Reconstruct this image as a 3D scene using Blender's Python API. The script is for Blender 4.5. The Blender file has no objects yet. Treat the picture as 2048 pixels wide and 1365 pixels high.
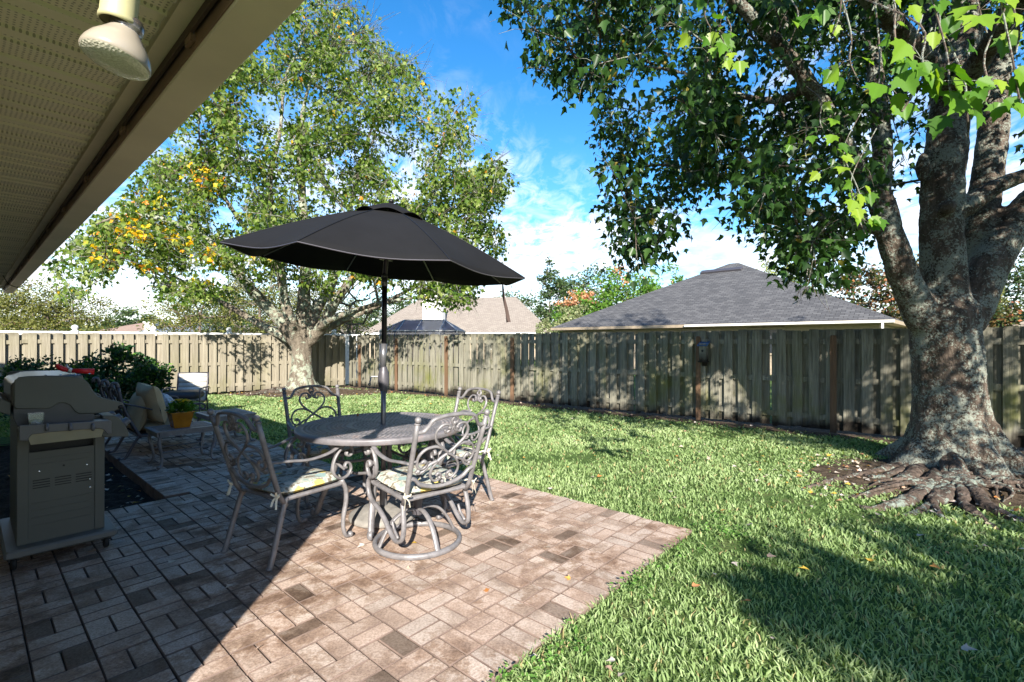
import bpy, bmesh, math, random
import numpy as np
from mathutils import Vector, Matrix, noise
R = math.radians
random.seed(7); rng = np.random.default_rng(7)
scene = bpy.context.scene
col = scene.collection

# ------------------------------------------------------------------ camera
H, F, HOR = 1.40, 970.0, 684.0                     # eye height, focal (px of the 2048 frame), horizon row
cam = bpy.data.cameras.new("camera"); cam.sensor_width = 36; cam.lens = 36*F/2048
cam.clip_start = 0.05; cam.clip_end = 2000
co = bpy.data.objects.new("camera", cam); col.objects.link(co)
co.location = (0, 0, H); co.rotation_euler = (R(90.09), 0, 0)
scene.camera = co

# ------------------------------------------------------------------ light and sky
SUN_EL = 27.5
SD = Vector((-.078, .997, 0)).normalized()          # way the light travels, on the ground
sun = bpy.data.lights.new("sun", 'SUN'); sun.energy = 4.7; sun.angle = R(.55); sun.color = (1, .94, .84)
so = bpy.data.objects.new("sun", sun); col.objects.link(so)
ld = Vector((SD.x*math.cos(R(SUN_EL)), SD.y*math.cos(R(SUN_EL)), -math.sin(R(SUN_EL))))
so.rotation_euler = ld.to_track_quat('-Z', 'Y').to_euler(); so.location = (0, -20, 20)
world = bpy.data.worlds.new("World"); scene.world = world; world.use_nodes = True
wt = world.node_tree; wt.nodes.clear()
def W(t, **k):
    n = wt.nodes.new(t)
    for a, b in k.items(): setattr(n, a, b)
    return n
def mth(tree, op, a, b=None, c=None, clamp=False):
    n = tree.nodes.new('ShaderNodeMath'); n.operation = op; n.use_clamp = clamp
    for i, v in enumerate((a, b, c)):
        if v is None: continue
        if isinstance(v, (int, float)): n.inputs[i].default_value = v
        else: tree.links.new(v, n.inputs[i])
    return n.outputs[0]
sky = W('ShaderNodeTexSky', sky_type='NISHITA'); sky.sun_disc = False
sky.sun_elevation = R(SUN_EL); sky.sun_rotation = R(175.5); sky.air_density = 1.0; sky.dust_density = .3; sky.ozone_density = 3.0
tc = W('ShaderNodeTexCoord'); sp = W('ShaderNodeSeparateXYZ'); wt.links.new(tc.outputs['Generated'], sp.inputs[0])
zc = mth(wt, 'MAXIMUM', sp.outputs[2], 0.0); zz = mth(wt, 'ADD', zc, .12)
cx = mth(wt, 'DIVIDE', sp.outputs[0], zz); cy = mth(wt, 'DIVIDE', sp.outputs[1], zz)
cb = W('ShaderNodeCombineXYZ'); wt.links.new(cx, cb.inputs[0]); wt.links.new(cy, cb.inputs[1])
def wnoise(scale, detail, rough, off, dist=0., sx=1, sy=1, rot=0):
    mp = W('ShaderNodeMapping'); mp.inputs['Location'].default_value = (off, off*.7, 0); mp.inputs['Scale'].default_value = (sx, sy, 1); mp.inputs['Rotation'].default_value = (0, 0, rot)
    wt.links.new(cb.outputs[0], mp.inputs[0])
    n = W('ShaderNodeTexNoise'); n.inputs['Scale'].default_value = scale; n.inputs['Detail'].default_value = detail
    n.inputs['Roughness'].default_value = rough; n.inputs['Distortion'].default_value = dist
    wt.links.new(mp.outputs[0], n.inputs['Vector']); return n.outputs['Fac']
big = wnoise(.55, 4, .5, 3.1, .4)
small = wnoise(9.0, 6, .62, 1.7, .5, 1, .55, .5)
low = mth(wt, 'MULTIPLY', mth(wt, 'SUBTRACT', .50, zc, clamp=True), .75)   # cloudier towards the horizon
bm = mth(wt, 'MULTIPLY', mth(wt, 'SUBTRACT', mth(wt, 'ADD', big, low), .52), 3.6, clamp=True)
sm = mth(wt, 'MULTIPLY', mth(wt, 'SUBTRACT', mth(wt, 'ADD', small, mth(wt, 'MULTIPLY', bm, .16)), .50), 5.0, clamp=True)
hz = mth(wt, 'MULTIPLY', mth(wt, 'SUBTRACT', mth(wt, 'ADD', wnoise(1.3, 6, .55, 9.3, .3), mth(wt, 'MULTIPLY', low, 1.0)), .70), 5.0, clamp=True)
cl = mth(wt, 'MAXIMUM', mth(wt, 'MULTIPLY', mth(wt, 'MULTIPLY', bm, sm), .80), mth(wt, 'MULTIPLY', hz, .80))
hs = W('ShaderNodeHueSaturation'); hs.inputs['Saturation'].default_value = 1.33; hs.inputs['Value'].default_value = .64
wt.links.new(sky.outputs[0], hs.inputs['Color'])
mx = W('ShaderNodeMixRGB'); wt.links.new(cl, mx.inputs[0]); wt.links.new(hs.outputs[0], mx.inputs[1]); mx.inputs[2].default_value = (3.9, 3.9, 3.95, 1)
bg = W('ShaderNodeBackground'); bg.inputs['Strength'].default_value = .15
wo = W('ShaderNodeOutputWorld'); wt.links.new(mx.outputs[0], bg.inputs[0]); wt.links.new(bg.outputs[0], wo.inputs[0])
scene.view_settings.view_transform = 'Standard'; scene.view_settings.look = 'None'
scene.view_settings.exposure = 1.58; scene.view_settings.gamma = 1
scene.render.engine = 'CYCLES'
scene.cycles.max_bounces = 8; scene.cycles.transparent_max_bounces = 8; scene.cycles.use_denoising = True
scene.cycles.sample_clamp_indirect = 6

# ------------------------------------------------------------------ frames and helpers
AX = Vector((-.748, .663, 0)).normalized()          # along the eave, away to the left
BX = Vector((.663, .748, 0)).normalized()           # from the house out into the yard
ROT = math.atan2(BX.y, BX.x)                        # local x = BX (v), local y = AX (u)
def UV(u, v, z=0): return Vector((AX.x*u+BX.x*v, AX.y*u+BX.y*v, z))
def at(px, py, Y): return Vector(((px-1024)/F*Y, Y, H-(py-HOR)/F*Y))
def on_u(px, py, U):                                # point of the vertical plane u = U seen at a pixel -> (v, z)
    a = (px-1024)/F; t = U/(AX.y+AX.x*a)
    return t*(BX.x*a+BX.y), H-(py-HOR)/F*t

def tag(o, label=None, cat=None, group=None, kind=None):
    if label: o['label'] = label
    if cat: o['category'] = cat
    if group: o['group'] = group
    if kind: o['kind'] = kind
    return o
def empty(name, loc=(0, 0, 0), rz=0, label=None, cat=None, group=None):
    o = bpy.data.objects.new(name, None); col.objects.link(o); o.location = loc; o.rotation_euler = (0, 0, rz)
    o.empty_display_size = .1
    return tag(o, label, cat, group)
def copy_tree(o, parent=None):
    c = o.copy(); col.objects.link(c); c.parent = parent
    for ch in [x for x in bpy.data.objects if x.parent == o]: copy_tree(ch, c)
    return c

class MB:
    def __init__(s): s.v = []; s.f = []; s.m = []; s.a = []; s.cur = 0; s.rnd = 0.
    def vert(s, p): s.v.append(tuple(p)); s.a.append(s.rnd); return len(s.v)-1
    def face(s, ids): s.f.append(tuple(ids)); s.m.append(s.cur)
    def poly(s, pts): s.face([s.vert(p) for p in pts])
    def box(s, c, d, mat=None, ch=0):
        """box centred at c, size d, optional 4x4/3x3 matrix; ch = chamfer on vertical edges and top"""
        hx, hy, hz = d[0]/2, d[1]/2, d[2]/2
        c = Vector(c)
        def T(x, y, z):
            p = Vector((x, y, z))
            return c+(mat @ p if mat else p)
        if ch <= 0:
            i = [s.vert(T(x, y, z)) for z in (-hz, hz) for y in (-hy, hy) for x in (-hx, hx)]
            for q in ((0, 2, 3, 1), (4, 5, 7, 6), (0, 1, 5, 4), (2, 6, 7, 3), (0, 4, 6, 2), (1, 3, 7, 5)): s.face([i[k] for k in q])
            return
        def ring(k, z):
            out = []
            for sx, sy in ((1, 1), (-1, 1), (-1, -1), (1, -1)):
                a, b = (hx-k, hy-k)
                p1, p2 = ((sx*a, sy*(b-ch)), (sx*(a-ch), sy*b))
                if sx*sy < 0: p1, p2 = p2, p1
                out += [s.vert(T(p1[0], p1[1], z)), s.vert(T(p2[0], p2[1], z))]
            return out
        r = [ring(ch, -hz), ring(0, -hz+ch), ring(0, hz-ch), ring(ch, hz)]
        for a, b in zip(r, r[1:]):
            for k in range(8): s.face((a[k], a[(k+1) % 8], b[(k+1) % 8], b[k]))
        s.face(r[-1]); s.face(r[0][::-1])
    def tube(s, pts, rad, n=8, flat=1.0, up=None, caps=True):
        """tube through pts; rad number or list; flat = ratio of the second axis; up fixes the first axis"""
        pts = [Vector(p) for p in pts]
        if isinstance(rad, (int, float)): rad = [rad]*len(pts)
        prev = None; rings = []
        for i, p in enumerate(pts):
            t = (pts[min(i+1, len(pts)-1)]-pts[max(i-1, 0)])
            if t.length < 1e-9: t = Vector((0, 0, 1))
            t.normalize()
            if up is not None:
                a = Vector(up)-t*t.dot(Vector(up))
                if a.length < 1e-4: a = prev if prev else t.orthogonal()
            elif prev is None: a = t.orthogonal()
            else:
                a = prev-t*t.dot(prev)
                if a.length < 1e-5: a = t.orthogonal()
            a.normalize(); b = t.cross(a); prev = a
            rings.append([s.vert(p+(a*math.cos(2*math.pi*k/n)+b*flat*math.sin(2*math.pi*k/n))*rad[i]) for k in range(n)])
        for r0, r1 in zip(rings, rings[1:]):
            for k in range(n): s.face((r0[k], r0[(k+1) % n], r1[(k+1) % n], r1[k]))
        if caps: s.face(rings[0][::-1]); s.face(rings[-1])
    def ball(s, c, r, n=8, sc=(1, 1, 1)):
        c = Vector(c); m = max(4, n//2+1); rings = []
        top = s.vert(c+Vector((0, 0, r*sc[2])))
        for j in range(1, m):
            th = math.pi*j/m
            rings.append([s.vert(c+Vector((r*sc[0]*math.sin(th)*math.cos(2*math.pi*k/n), r*sc[1]*math.sin(th)*math.sin(2*math.pi*k/n), r*sc[2]*math.cos(th)))) for k in range(n)])
        bot = s.vert(c-Vector((0, 0, r*sc[2])))
        for k in range(n):
            s.face((top, rings[0][k], rings[0][(k+1) % n])); s.face((bot, rings[-1][(k+1) % n], rings[-1][k]))
        for a, b in zip(rings, rings[1:]):
            for k in range(n): s.face((a[k], b[k], b[(k+1) % n], a[(k+1) % n]))
    def lathe(s, prof, n=24, mat=None, close=False):
        """prof [(r,z)] around z"""
        rings = []
        for r, z in prof:
            ring = []
            for k in range(n):
                p = Vector((r*math.cos(2*math.pi*k/n), r*math.sin(2*math.pi*k/n), z))
                ring.append(s.vert(mat @ p if mat else p))
            rings.append(ring)
        for a, b in zip(rings, rings[1:]):
            for k in range(n): s.face((a[k], a[(k+1) % n], b[(k+1) % n], b[k]))
        if close: s.face(rings[0][::-1]); s.face(rings[-1])
    def prism(s, outline, a, b, fn):
        """outline [(p,q)] extruded between a and b; fn(p,q,t) -> point"""
        i0 = [s.vert(fn(p, q, a)) for p, q in outline]; i1 = [s.vert(fn(p, q, b)) for p, q in outline]
        n = len(outline); s.face(i0); s.face(i1[::-1])
        for k in range(n): s.face((i0[(k+1) % n], i0[k], i1[k], i1[(k+1) % n]))
    def build(s, name, mats, parent=None, smooth=False, loc=None, rz=0, bevel=0, label=None, fix=True, autos=None):
        me = bpy.data.meshes.new(name); me.from_pydata(s.v, [], s.f)
        if not isinstance(mats, (list, tuple)): mats = [mats]
        for m in mats: me.materials.append(m)
        me.polygons.foreach_set('material_index', s.m)
        at_ = me.attributes.new('rnd', 'FLOAT', 'POINT'); at_.data.foreach_set('value', s.a)
        if fix:
            b = bmesh.new(); b.from_mesh(me); bmesh.ops.recalc_face_normals(b, faces=b.faces); b.to_mesh(me); b.free()
        if smooth: me.polygons.foreach_set('use_smooth', [True]*len(me.polygons))
        me.update()
        o = bpy.data.objects.new(name, me); col.objects.link(o)
        if parent: o.parent = parent
        if loc is not None: o.location = loc
        o.rotation_euler = (0, 0, rz)
        if bevel:
            mo = o.modifiers.new('bevel', 'BEVEL'); mo.width = bevel; mo.segments = 2; mo.limit_method = 'ANGLE'; mo.angle_limit = R(40)
            me.polygons.foreach_set('use_smooth', [True]*len(me.polygons))
            try: mo.harden_normals = True
            except Exception: pass
        if label: o['label'] = label
        return o

def cr(pts, n=6, closed=False):
    """Catmull-Rom through points"""
    P = [Vector(p) for p in pts]; out = []
    N = len(P)
    for i in range(N if closed else N-1):
        if closed: p0, p1, p2, p3 = P[(i-1) % N], P[i], P[(i+1) % N], P[(i+2) % N]
        else:
            p1, p2 = P[i], P[i+1]; p0 = P[i-1] if i > 0 else p1*2-p2; p3 = P[i+2] if i+2 < N else p2*2-p1
        for k in range(n):
            t = k/n; t2 = t*t; t3 = t2*t
            out.append(.5*((2*p1)+(-p0+p2)*t+(2*p0-5*p1+4*p2-p3)*t2+(-p0+3*p1-3*p2+p3)*t3))
    if not closed: out.append(P[-1].copy())
    return out

def np_mesh(name, V, loops, totals, mats, rnd=None, parent=None, midx=None, smooth=False):
    me = bpy.data.meshes.new(name); V = np.asarray(V, np.float32)
    me.vertices.add(len(V)); me.vertices.foreach_set('co', V.ravel())
    me.loops.add(len(loops)); me.loops.foreach_set('vertex_index', np.asarray(loops, np.int32))
    totals = np.asarray(totals, np.int32); st = np.concatenate(([0], np.cumsum(totals)[:-1])).astype(np.int32)
    me.polygons.add(len(totals)); me.polygons.foreach_set('loop_start', st); me.polygons.foreach_set('loop_total', totals)
    for m in (mats if isinstance(mats, (list, tuple)) else [mats]): me.materials.append(m)
    if midx is not None: me.polygons.foreach_set('material_index', np.asarray(midx, np.int32))
    me.update(calc_edges=True)
    if smooth: me.polygons.foreach_set('use_smooth', np.ones(len(totals), bool))
    if rnd is not None:
        a = me.attributes.new('rnd', 'FLOAT', 'POINT'); a.data.foreach_set('value', np.asarray(rnd, np.float32))
    o = bpy.data.objects.new(name, me); col.objects.link(o)
    if parent: o.parent = parent
    return o

# ------------------------------------------------------------------ materials
class NT:
    def __init__(s, name, rough=.6, spec=.5, metal=0.):
        s.mat = bpy.data.materials.new(name); s.mat.use_nodes = True; s.t = s.mat.node_tree
        s.b = s.t.nodes['Principled BSDF']; s.b.inputs['Roughness'].default_value = rough
        s.b.inputs['Specular IOR Level'].default_value = spec; s.b.inputs['Metallic'].default_value = metal
        s.tc = s.t.nodes.new('ShaderNodeTexCoord')
    def link(s, a, b): s.t.links.new(a, b)
    def coord(s, scale=(1, 1, 1), rot=(0, 0, 0), which='Object'):
        m = s.t.nodes.new('ShaderNodeMapping'); m.inputs['Scale'].default_value = scale; m.inputs['Rotation'].default_value = rot
        s.link(s.tc.outputs[which], m.inputs[0]); return m.outputs[0]
    def noise(s, scale, detail=4, rough=.55, vec=None, dist=0.):
        n = s.t.nodes.new('ShaderNodeTexNoise'); n.inputs['Scale'].default_value = scale; n.inputs['Detail'].default_value = detail
        n.inputs['Roughness'].default_value = rough; n.inputs['Distortion'].default_value = dist
        s.link(vec if vec is not None else s.tc.outputs['Object'], n.inputs['Vector']); return n.outputs['Fac']
    def voro(s, scale, vec=None, feature='F1', out='Distance', rnd=1.):
        n = s.t.nodes.new('ShaderNodeTexVoronoi'); n.feature = feature; n.inputs['Scale'].default_value = scale; n.inputs['Randomness'].default_value = rnd
        s.link(vec if vec is not None else s.tc.outputs['Object'], n.inputs['Vector']); return n.outputs[out]
    def ramp(s, fac, stops, interp='LINEAR'):
        n = s.t.nodes.new('ShaderNodeValToRGB'); n.color_ramp.interpolation = interp; e = n.color_ramp.elements
        while len(e) > 1: e.remove(e[-1])
        e[0].position = stops[0][0]; e[0].color = tuple(stops[0][1])+(1,)
        for p, c in stops[1:]:
            k = e.new(p); k.color = tuple(c)+(1,)
        s.link(fac, n.inputs[0]); return n.outputs[0]
    def mix(s, fac, a, b, mode='MIX'):
        n = s.t.nodes.new('ShaderNodeMixRGB'); n.blend_type = mode
        for i, v in enumerate((fac, a, b)):
            if isinstance(v, (int, float)): n.inputs[i].default_value = v
            elif isinstance(v, tuple): n.inputs[i].default_value = v+(1,) if len(v) == 3 else v
            else: s.link(v, n.inputs[i])
        return n.outputs[0]
    def m(s, op, a, b=None, c=None, clamp=False): return mth(s.t, op, a, b, c, clamp)
    def attr(s, name='rnd'):
        n = s.t.nodes.new('ShaderNodeAttribute'); n.attribute_name = name; return n.outputs['Fac']
    def xyz(s, which='Object'):
        n = s.t.nodes.new('ShaderNodeSeparateXYZ'); s.link(s.tc.outputs[which], n.inputs[0]); return n.outputs
    def color(s, c):
        if isinstance(c, tuple): s.b.inputs['Base Color'].default_value = c+(1,)
        else: s.link(c, s.b.inputs['Base Color'])
        return s
    def rough(s, r): s.link(r, s.b.inputs['Roughness']); return s
    def bump(s, h, dist=.01, strength=1.):
        n = s.t.nodes.new('ShaderNodeBump'); n.inputs['Distance'].default_value = dist; n.inputs['Strength'].default_value = strength
        s.link(h, n.inputs['Height']); s.link(n.outputs[0], s.b.inputs['Normal']); return s
def simple(name, c, rough=.6, metal=0., spec=.5, var=.12, scale=8, bump=0, bscale=60):
    n = NT(name, rough, spec, metal)
    f = n.noise(scale, 5)
    n.color(n.mix(n.ramp(f, [(.3, (0, 0, 0)), (.7, (1, 1, 1))]), tuple(x*(1-var) for x in c), tuple(min(1, x*(1+var)) for x in c)))
    if bump: n.bump(n.noise(bscale, 4), bump)
    return n.mat
def leaf_mat(name, cols, trans=.35, rough=.45, accent=None, at_=.97):
    n = NT(name, rough, .22)
    r = n.attr()
    st = [(i/(len(cols)-1)*(at_ if accent else 1.), c) for i, c in enumerate(cols)]
    if accent: st += [(min(at_+.004, .999), accent[0]), (1., accent[-1])]
    c = n.ramp(r, st); n.color(c)
    tr = n.t.nodes.new('ShaderNodeBsdfTranslucent'); n.link(n.mix(1., c, (1.7, 1.8, .5), 'MULTIPLY'), tr.inputs[0])
    ms = n.t.nodes.new('ShaderNodeMixShader'); ms.inputs[0].default_value = trans
    n.link(n.b.outputs[0], ms.inputs[1]); n.link(tr.outputs[0], ms.inputs[2])
    n.link(ms.outputs[0], n.t.nodes['Material Output'].inputs[0]); return n.mat

M = {}
# cast aluminium furniture
n = NT('weathered_aluminium', .45, .5, .15); f = n.noise(14, 6, .6)
n.color(n.mix(n.ramp(f, [(.35, (0, 0, 0)), (.7, (1, 1, 1))]), (.125, .118, .122), (.225, .213, .218))); n.bump(n.noise(90, 3), .0012)
M['alu'] = n.mat
n = NT('table_aluminium', .5, .5, .1); f = n.noise(5, 7, .65)
n.color(n.ramp(f, [(.38, (.12, .112, .12)), (.55, (.18, .168, .178)), (.68, (.22, .16, .15))])); n.bump(n.noise(90, 3), .001); M['alutop'] = n.mat
M['dark_alu'] = simple('dark_aluminium', (.075, .07, .08), .45, .3)
M['black_fabric'] = simple('black_canvas', (.0075, .0075, .0085), .9, spec=.2, var=.2, scale=3, bump=.002, bscale=14)
M['black_metal'] = simple('black_metal', (.012, .012, .014), .35, .2)
M['grey_metal'] = simple('grey_pole_metal', (.16, .16, .17), .35, .6)
M['rib'] = simple('rib_metal', (.35, .34, .30), .4, .6)
M['stone'] = simple('cast_stone', (.21, .195, .175), .85, var=.25, scale=14, bump=.003)
# cushion print
n = NT('floral_cushion', .85, .2)
d1 = n.voro(9.5, out='Distance'); c1 = n.voro(9.5, out='Color')
s1 = n.t.nodes.new('ShaderNodeSeparateColor'); n.link(c1, s1.inputs[0])
pet = n.m('ADD', d1, n.m('MULTIPLY', n.noise(38, 3), .22))
flower = n.ramp(s1.outputs[0], [(0, (.52, .40, .12)), (.28, (.60, .56, .46)), (.55, (.22, .31, .30)), (.8, (.42, .40, .33))], 'CONSTANT')
basec = n.ramp(n.noise(26, 3), [(.40, (.16, .14, .105)), (.50, (.46, .44, .38)), (.60, (.25, .31, .27))])
n.color(n.mix(n.ramp(pet, [(.44, (1, 1, 1)), (.50, (0, 0, 0))]), basec, flower)); n.bump(n.noise(20, 4), .006); M['floral'] = n.mat
M['tie'] = simple('cotton_tie', (.62, .58, .46), .9)
M['tan_cloth'] = simple('tan_cloth', (.37, .275, .155), .9, var=.1, scale=4, bump=.006, bscale=9)
n = NT('printed_cloth', .9, .2); n.color(n.ramp(n.noise(24, 3), [(.42, (.30, .29, .28)), (.55, (.50, .50, .50)), (.66, (.36, .40, .46))])); n.bump(n.noise(9, 4), .01); M['print_cloth'] = n.mat
M['sling'] = simple('sling_mesh', (.50, .48, .43), .8, bump=.001, bscale=300)
M['black_cushion'] = simple('black_cushion', (.022, .022, .026), .6, bump=.006, bscale=9)
M['glaze'] = simple('ochre_glaze', (.42, .17, .012), .18, var=.2)
M['potting_soil'] = simple('potting_soil', (.03, .02, .015), .95, bump=.01)
M['flower'] = leaf_mat('yellow_petals', [(.70, .40, .01), (.85, .58, .02)], .2)
M['pot_leaf'] = leaf_mat('pot_leaves', [(.04, .10, .015), (.10, .20, .03)], .25)
# grill
M['grill_grey'] = simple('grill_enamel', (.092, .096, .082), .5, var=.10, scale=3)
M['grill_dark'] = simple('grill_dark', (.010, .010, .010), .6)
M['grill_shelf'] = simple('grill_shelf_plastic', (.105, .105, .115), .34, var=.06)
M['grill_cream'] = simple('grill_under', (.30, .27, .17), .6)
M['screw'] = simple('screw_head', (.75, .75, .72), .25, .9)
M['red'] = simple('red_plastic', (.62, .012, .02), .35)
M['rubber'] = simple('rubber', (.012, .012, .012), .7)
n = NT('clear_plastic', .06); n.b.inputs['Transmission Weight'].default_value = .9; n.b.inputs['IOR'].default_value = 1.45; n.color((.9, .93, .93)); M['clear'] = n.mat
M['foil'] = simple('foil', (.75, .75, .75), .3, .7, bump=.02, bscale=30)
# house
n = NT('soffit_vinyl', .55, .4)
x = n.xyz()
fx = n.m('FRACT', n.m('MULTIPLY', x[0], 72.)); fy = n.m('FRACT', n.m('MULTIPLY', x[1], 72.))
dd = n.m('SQRT', n.m('ADD', n.m('POWER', n.m('SUBTRACT', fx, .5), 2.), n.m('POWER', n.m('SUBTRACT', fy, .5), 2.)))
band = n.m('FRACT', n.m('DIVIDE', x[1], .2)); inb = n.m('MULTIPLY', n.m('GREATER_THAN', band, .16), n.m('LESS_THAN', band, .84))
hole = n.m('MULTIPLY', n.m('LESS_THAN', dd, .24), inb)
n.color(n.mix(hole, n.mix(n.noise(3, 5), (.66, .59, .44), (.74, .67, .51)), (.34, .30, .225))); M['soffit'] = n.mat
M['trim'] = simple('eave_trim', (.55, .48, .34), .55, var=.12, scale=3)
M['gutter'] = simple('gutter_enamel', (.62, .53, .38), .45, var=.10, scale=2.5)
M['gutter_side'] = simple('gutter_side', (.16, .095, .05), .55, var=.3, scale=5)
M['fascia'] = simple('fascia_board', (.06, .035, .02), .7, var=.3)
M['wall'] = simple('stucco_wall', (.42, .36, .27), .9, bump=.004)
M['lamp_socket'] = simple('lamp_socket', (.40, .37, .20), .5)
n = NT('lamp_glass', .22, .6); n.b.inputs['Transmission Weight'].default_value = .25; n.color(n.mix(n.noise(6, 3), (.30, .26, .20), (.42, .37, .30))); M['lamp_glass'] = n.mat
n = NT('lamp_lens', .12, .8); n.color(n.mix(n.m('FRACT', n.m('MULTIPLY', n.voro(60), 3.)), (.50, .47, .36), (.66, .63, .52))); n.bump(n.voro(150), .001); M['lamp_lens'] = n.mat
M['lamp_ring'] = simple('lamp_ring', (.25, .22, .2), .25, .8)
def shingle(name, c1, c2, c3):
    n = NT(name, .9, .2)
    b = n.t.nodes.new('ShaderNodeTexBrick'); b.inputs['Scale'].default_value = 1.; b.offset = .5
    b.inputs['Brick Width'].default_value = .32; b.inputs['Row Height'].default_value = .14; b.inputs['Mortar Size'].default_value = .012
    b.inputs['Color1'].default_value = c1+(1,); b.inputs['Color2'].default_value = c2+(1,); b.inputs['Mortar'].default_value = c3+(1,); b.inputs['Bias'].default_value = .1
    uv = n.t.nodes.new('ShaderNodeUVMap'); uv.uv_map = 'UVMap'; n.link(uv.outputs[0], b.inputs['Vector'])
    n.color(n.mix(n.ramp(n.noise(.8, 5), [(.3, (.8, .8, .8)), (.7, (1.15, 1.15, 1.15))]), (1, 1, 1), b.outputs['Color'], 'MULTIPLY') if False else n.mix(.15, b.outputs['Color'], n.mix(n.noise(1.2, 6), c2, c1)))
    n.bump(b.outputs['Fac'], -.02); return n.mat
M['roof_dark'] = shingle('charcoal_shingles', (.13, .128, .13), (.068, .068, .072), (.03, .03, .032))
M['roof_tan'] = shingle('tan_shingles', (.30, .26, .22), (.23, .195, .165), (.12, .10, .085))
M['roof_pink'] = shingle('pinkish_shingles', (.34, .24, .19), (.27, .19, .15), (.15, .11, .09))
M['roof_blue'] = shingle('blue_grey_shingles', (.22, .25, .28), (.17, .19, .22), (.1, .11, .12))
M['roof_terra'] = simple('terracotta_roof', (.33, .13, .07), .8)
M['white_paint'] = simple('white_paint', (.78, .77, .74), .5, var=.05)
M['beige_trim'] = simple('beige_trim', (.30, .24, .17), .6)
M['beige_paint'] = simple('beige_paint', (.36, .29, .21), .8)
M['glass_dark'] = simple('window_glass', (.03, .035, .04), .08)
n = NT('screen_mesh', .5); n.color((.02, .03, .06)); tr = n.t.nodes.new('ShaderNodeBsdfTransparent'); ms = n.t.nodes.new('ShaderNodeMixShader'); ms.inputs[0].default_value = .75
n.link(tr.outputs[0], ms.inputs[1]); n.link(n.b.outputs[0], ms.inputs[2]); n.link(ms.outputs[0], n.t.nodes['Material Output'].inputs[0]); M['screen'] = n.mat
M['bronze_frame'] = simple('screen_frame', (.30, .30, .30), .5)
M['green_vent'] = simple('green_vent', (.02, .22, .12), .5)
M['vinyl'] = simple('white_vinyl', (.80, .80, .80), .35, var=.03)
M['blue_paint'] = simple('blue_paint', (.035, .09, .20), .5, var=.25)
# fence wood
def wood(name, c1, c2, moss, dark, spec=.2):
    n = NT(name, .9, spec)
    g = n.noise(1., 6, .65, n.coord((38, 38, 1.6)), .6); g2 = n.noise(1., 5, .6, n.coord((120, 120, 3.)))
    r = n.attr()
    c = n.mix(n.ramp(g, [(.3, (0, 0, 0)), (.72, (1, 1, 1))]), c1, c2)
    c = n.mix(n.m('MULTIPLY', r, .5), c, n.mix(1., c, (.62, .62, .60), 'MULTIPLY'))
    z = n.xyz()[2]
    mo = n.m('MULTIPLY', n.m('SUBTRACT', n.noise(1.7, 5, .6, n.coord((1, 1, .6))), .50, clamp=True), moss*7, clamp=True)
    mo = n.m('MULTIPLY', mo, n.ramp(z, [(0., (1, 1, 1)), (.65, (.75, .75, .75)), (1., (.35, .35, .35))]))
    c = n.mix(mo, c, (.13, .135, .028))
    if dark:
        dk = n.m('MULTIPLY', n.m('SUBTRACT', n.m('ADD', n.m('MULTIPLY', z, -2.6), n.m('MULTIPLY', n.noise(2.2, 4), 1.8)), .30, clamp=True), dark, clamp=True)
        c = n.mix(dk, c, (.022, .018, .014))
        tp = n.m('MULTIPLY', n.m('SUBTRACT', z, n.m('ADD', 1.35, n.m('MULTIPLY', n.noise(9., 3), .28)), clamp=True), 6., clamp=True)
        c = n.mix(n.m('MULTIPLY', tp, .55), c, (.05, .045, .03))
    n.color(c); n.bump(n.m('ADD', g, n.m('MULTIPLY', g2, .5)), .006); return n.mat
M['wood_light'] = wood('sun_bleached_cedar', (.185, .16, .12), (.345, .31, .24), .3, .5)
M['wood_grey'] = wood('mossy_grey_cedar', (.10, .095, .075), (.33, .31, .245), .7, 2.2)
M['wood_new'] = wood('newer_cedar', (.12, .068, .040), (.21, .125, .078), .15, 1.2)
# bark
def bark(name, c1, c2, c3, lich, lscale=9., thr=.56):
    n = NT(name, .92, .2)
    g = n.noise(1., 7, .65, n.coord((9, 9, 2.5)), .8)
    fine = n.noise(1., 5, .6, n.coord((60, 60, 22.)), .4)
    c = n.ramp(g, [(.3, c1), (.5, c2), (.72, c3)])
    c = n.mix(n.ramp(fine, [(.35, (.55, .55, .55)), (.65, (1., 1., 1.))]), (.02, .016, .012), c)
    li = n.m('ADD', n.noise(lscale, 6, .7, None, .5), n.m('MULTIPLY', n.noise(lscale*.10, 4), .65))
    lm = n.ramp(li, [(thr+.30, (0, 0, 0)), (thr+.335, (1, 1, 1))])
    c = n.mix(n.m('MULTIPLY', lm, n.ramp(n.noise(lscale*5, 4), [(.3, (.35, .35, .35)), (.55, (1, 1, 1))])), c, lich)
    n.color(c); n.bump(n.m('ADD', n.m('MULTIPLY', g, 1.), n.m('ADD', n.m('MULTIPLY', fine, .35), n.m('MULTIPLY', n.voro(22, feature='DISTANCE_TO_EDGE'), .6))), .03)
    return n.mat
M['bark'] = bark('maple_bark', (.028, .021, .016), (.095, .072, .055), (.19, .145, .115), (.225, .245, .205), 42., .53)
M['bark_root'] = bark('root_bark', (.03, .021, .016), (.095, .07, .055), (.19, .145, .12), (.20, .235, .20), 17., .58)
M['bark_pale'] = bark('pale_bark', (.08, .065, .05), (.18, .15, .115), (.27, .235, .185), (.28, .31, .24), 6., .52)
M['bark_far'] = simple('grey_bark', (.13, .10, .075), .9)
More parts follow.
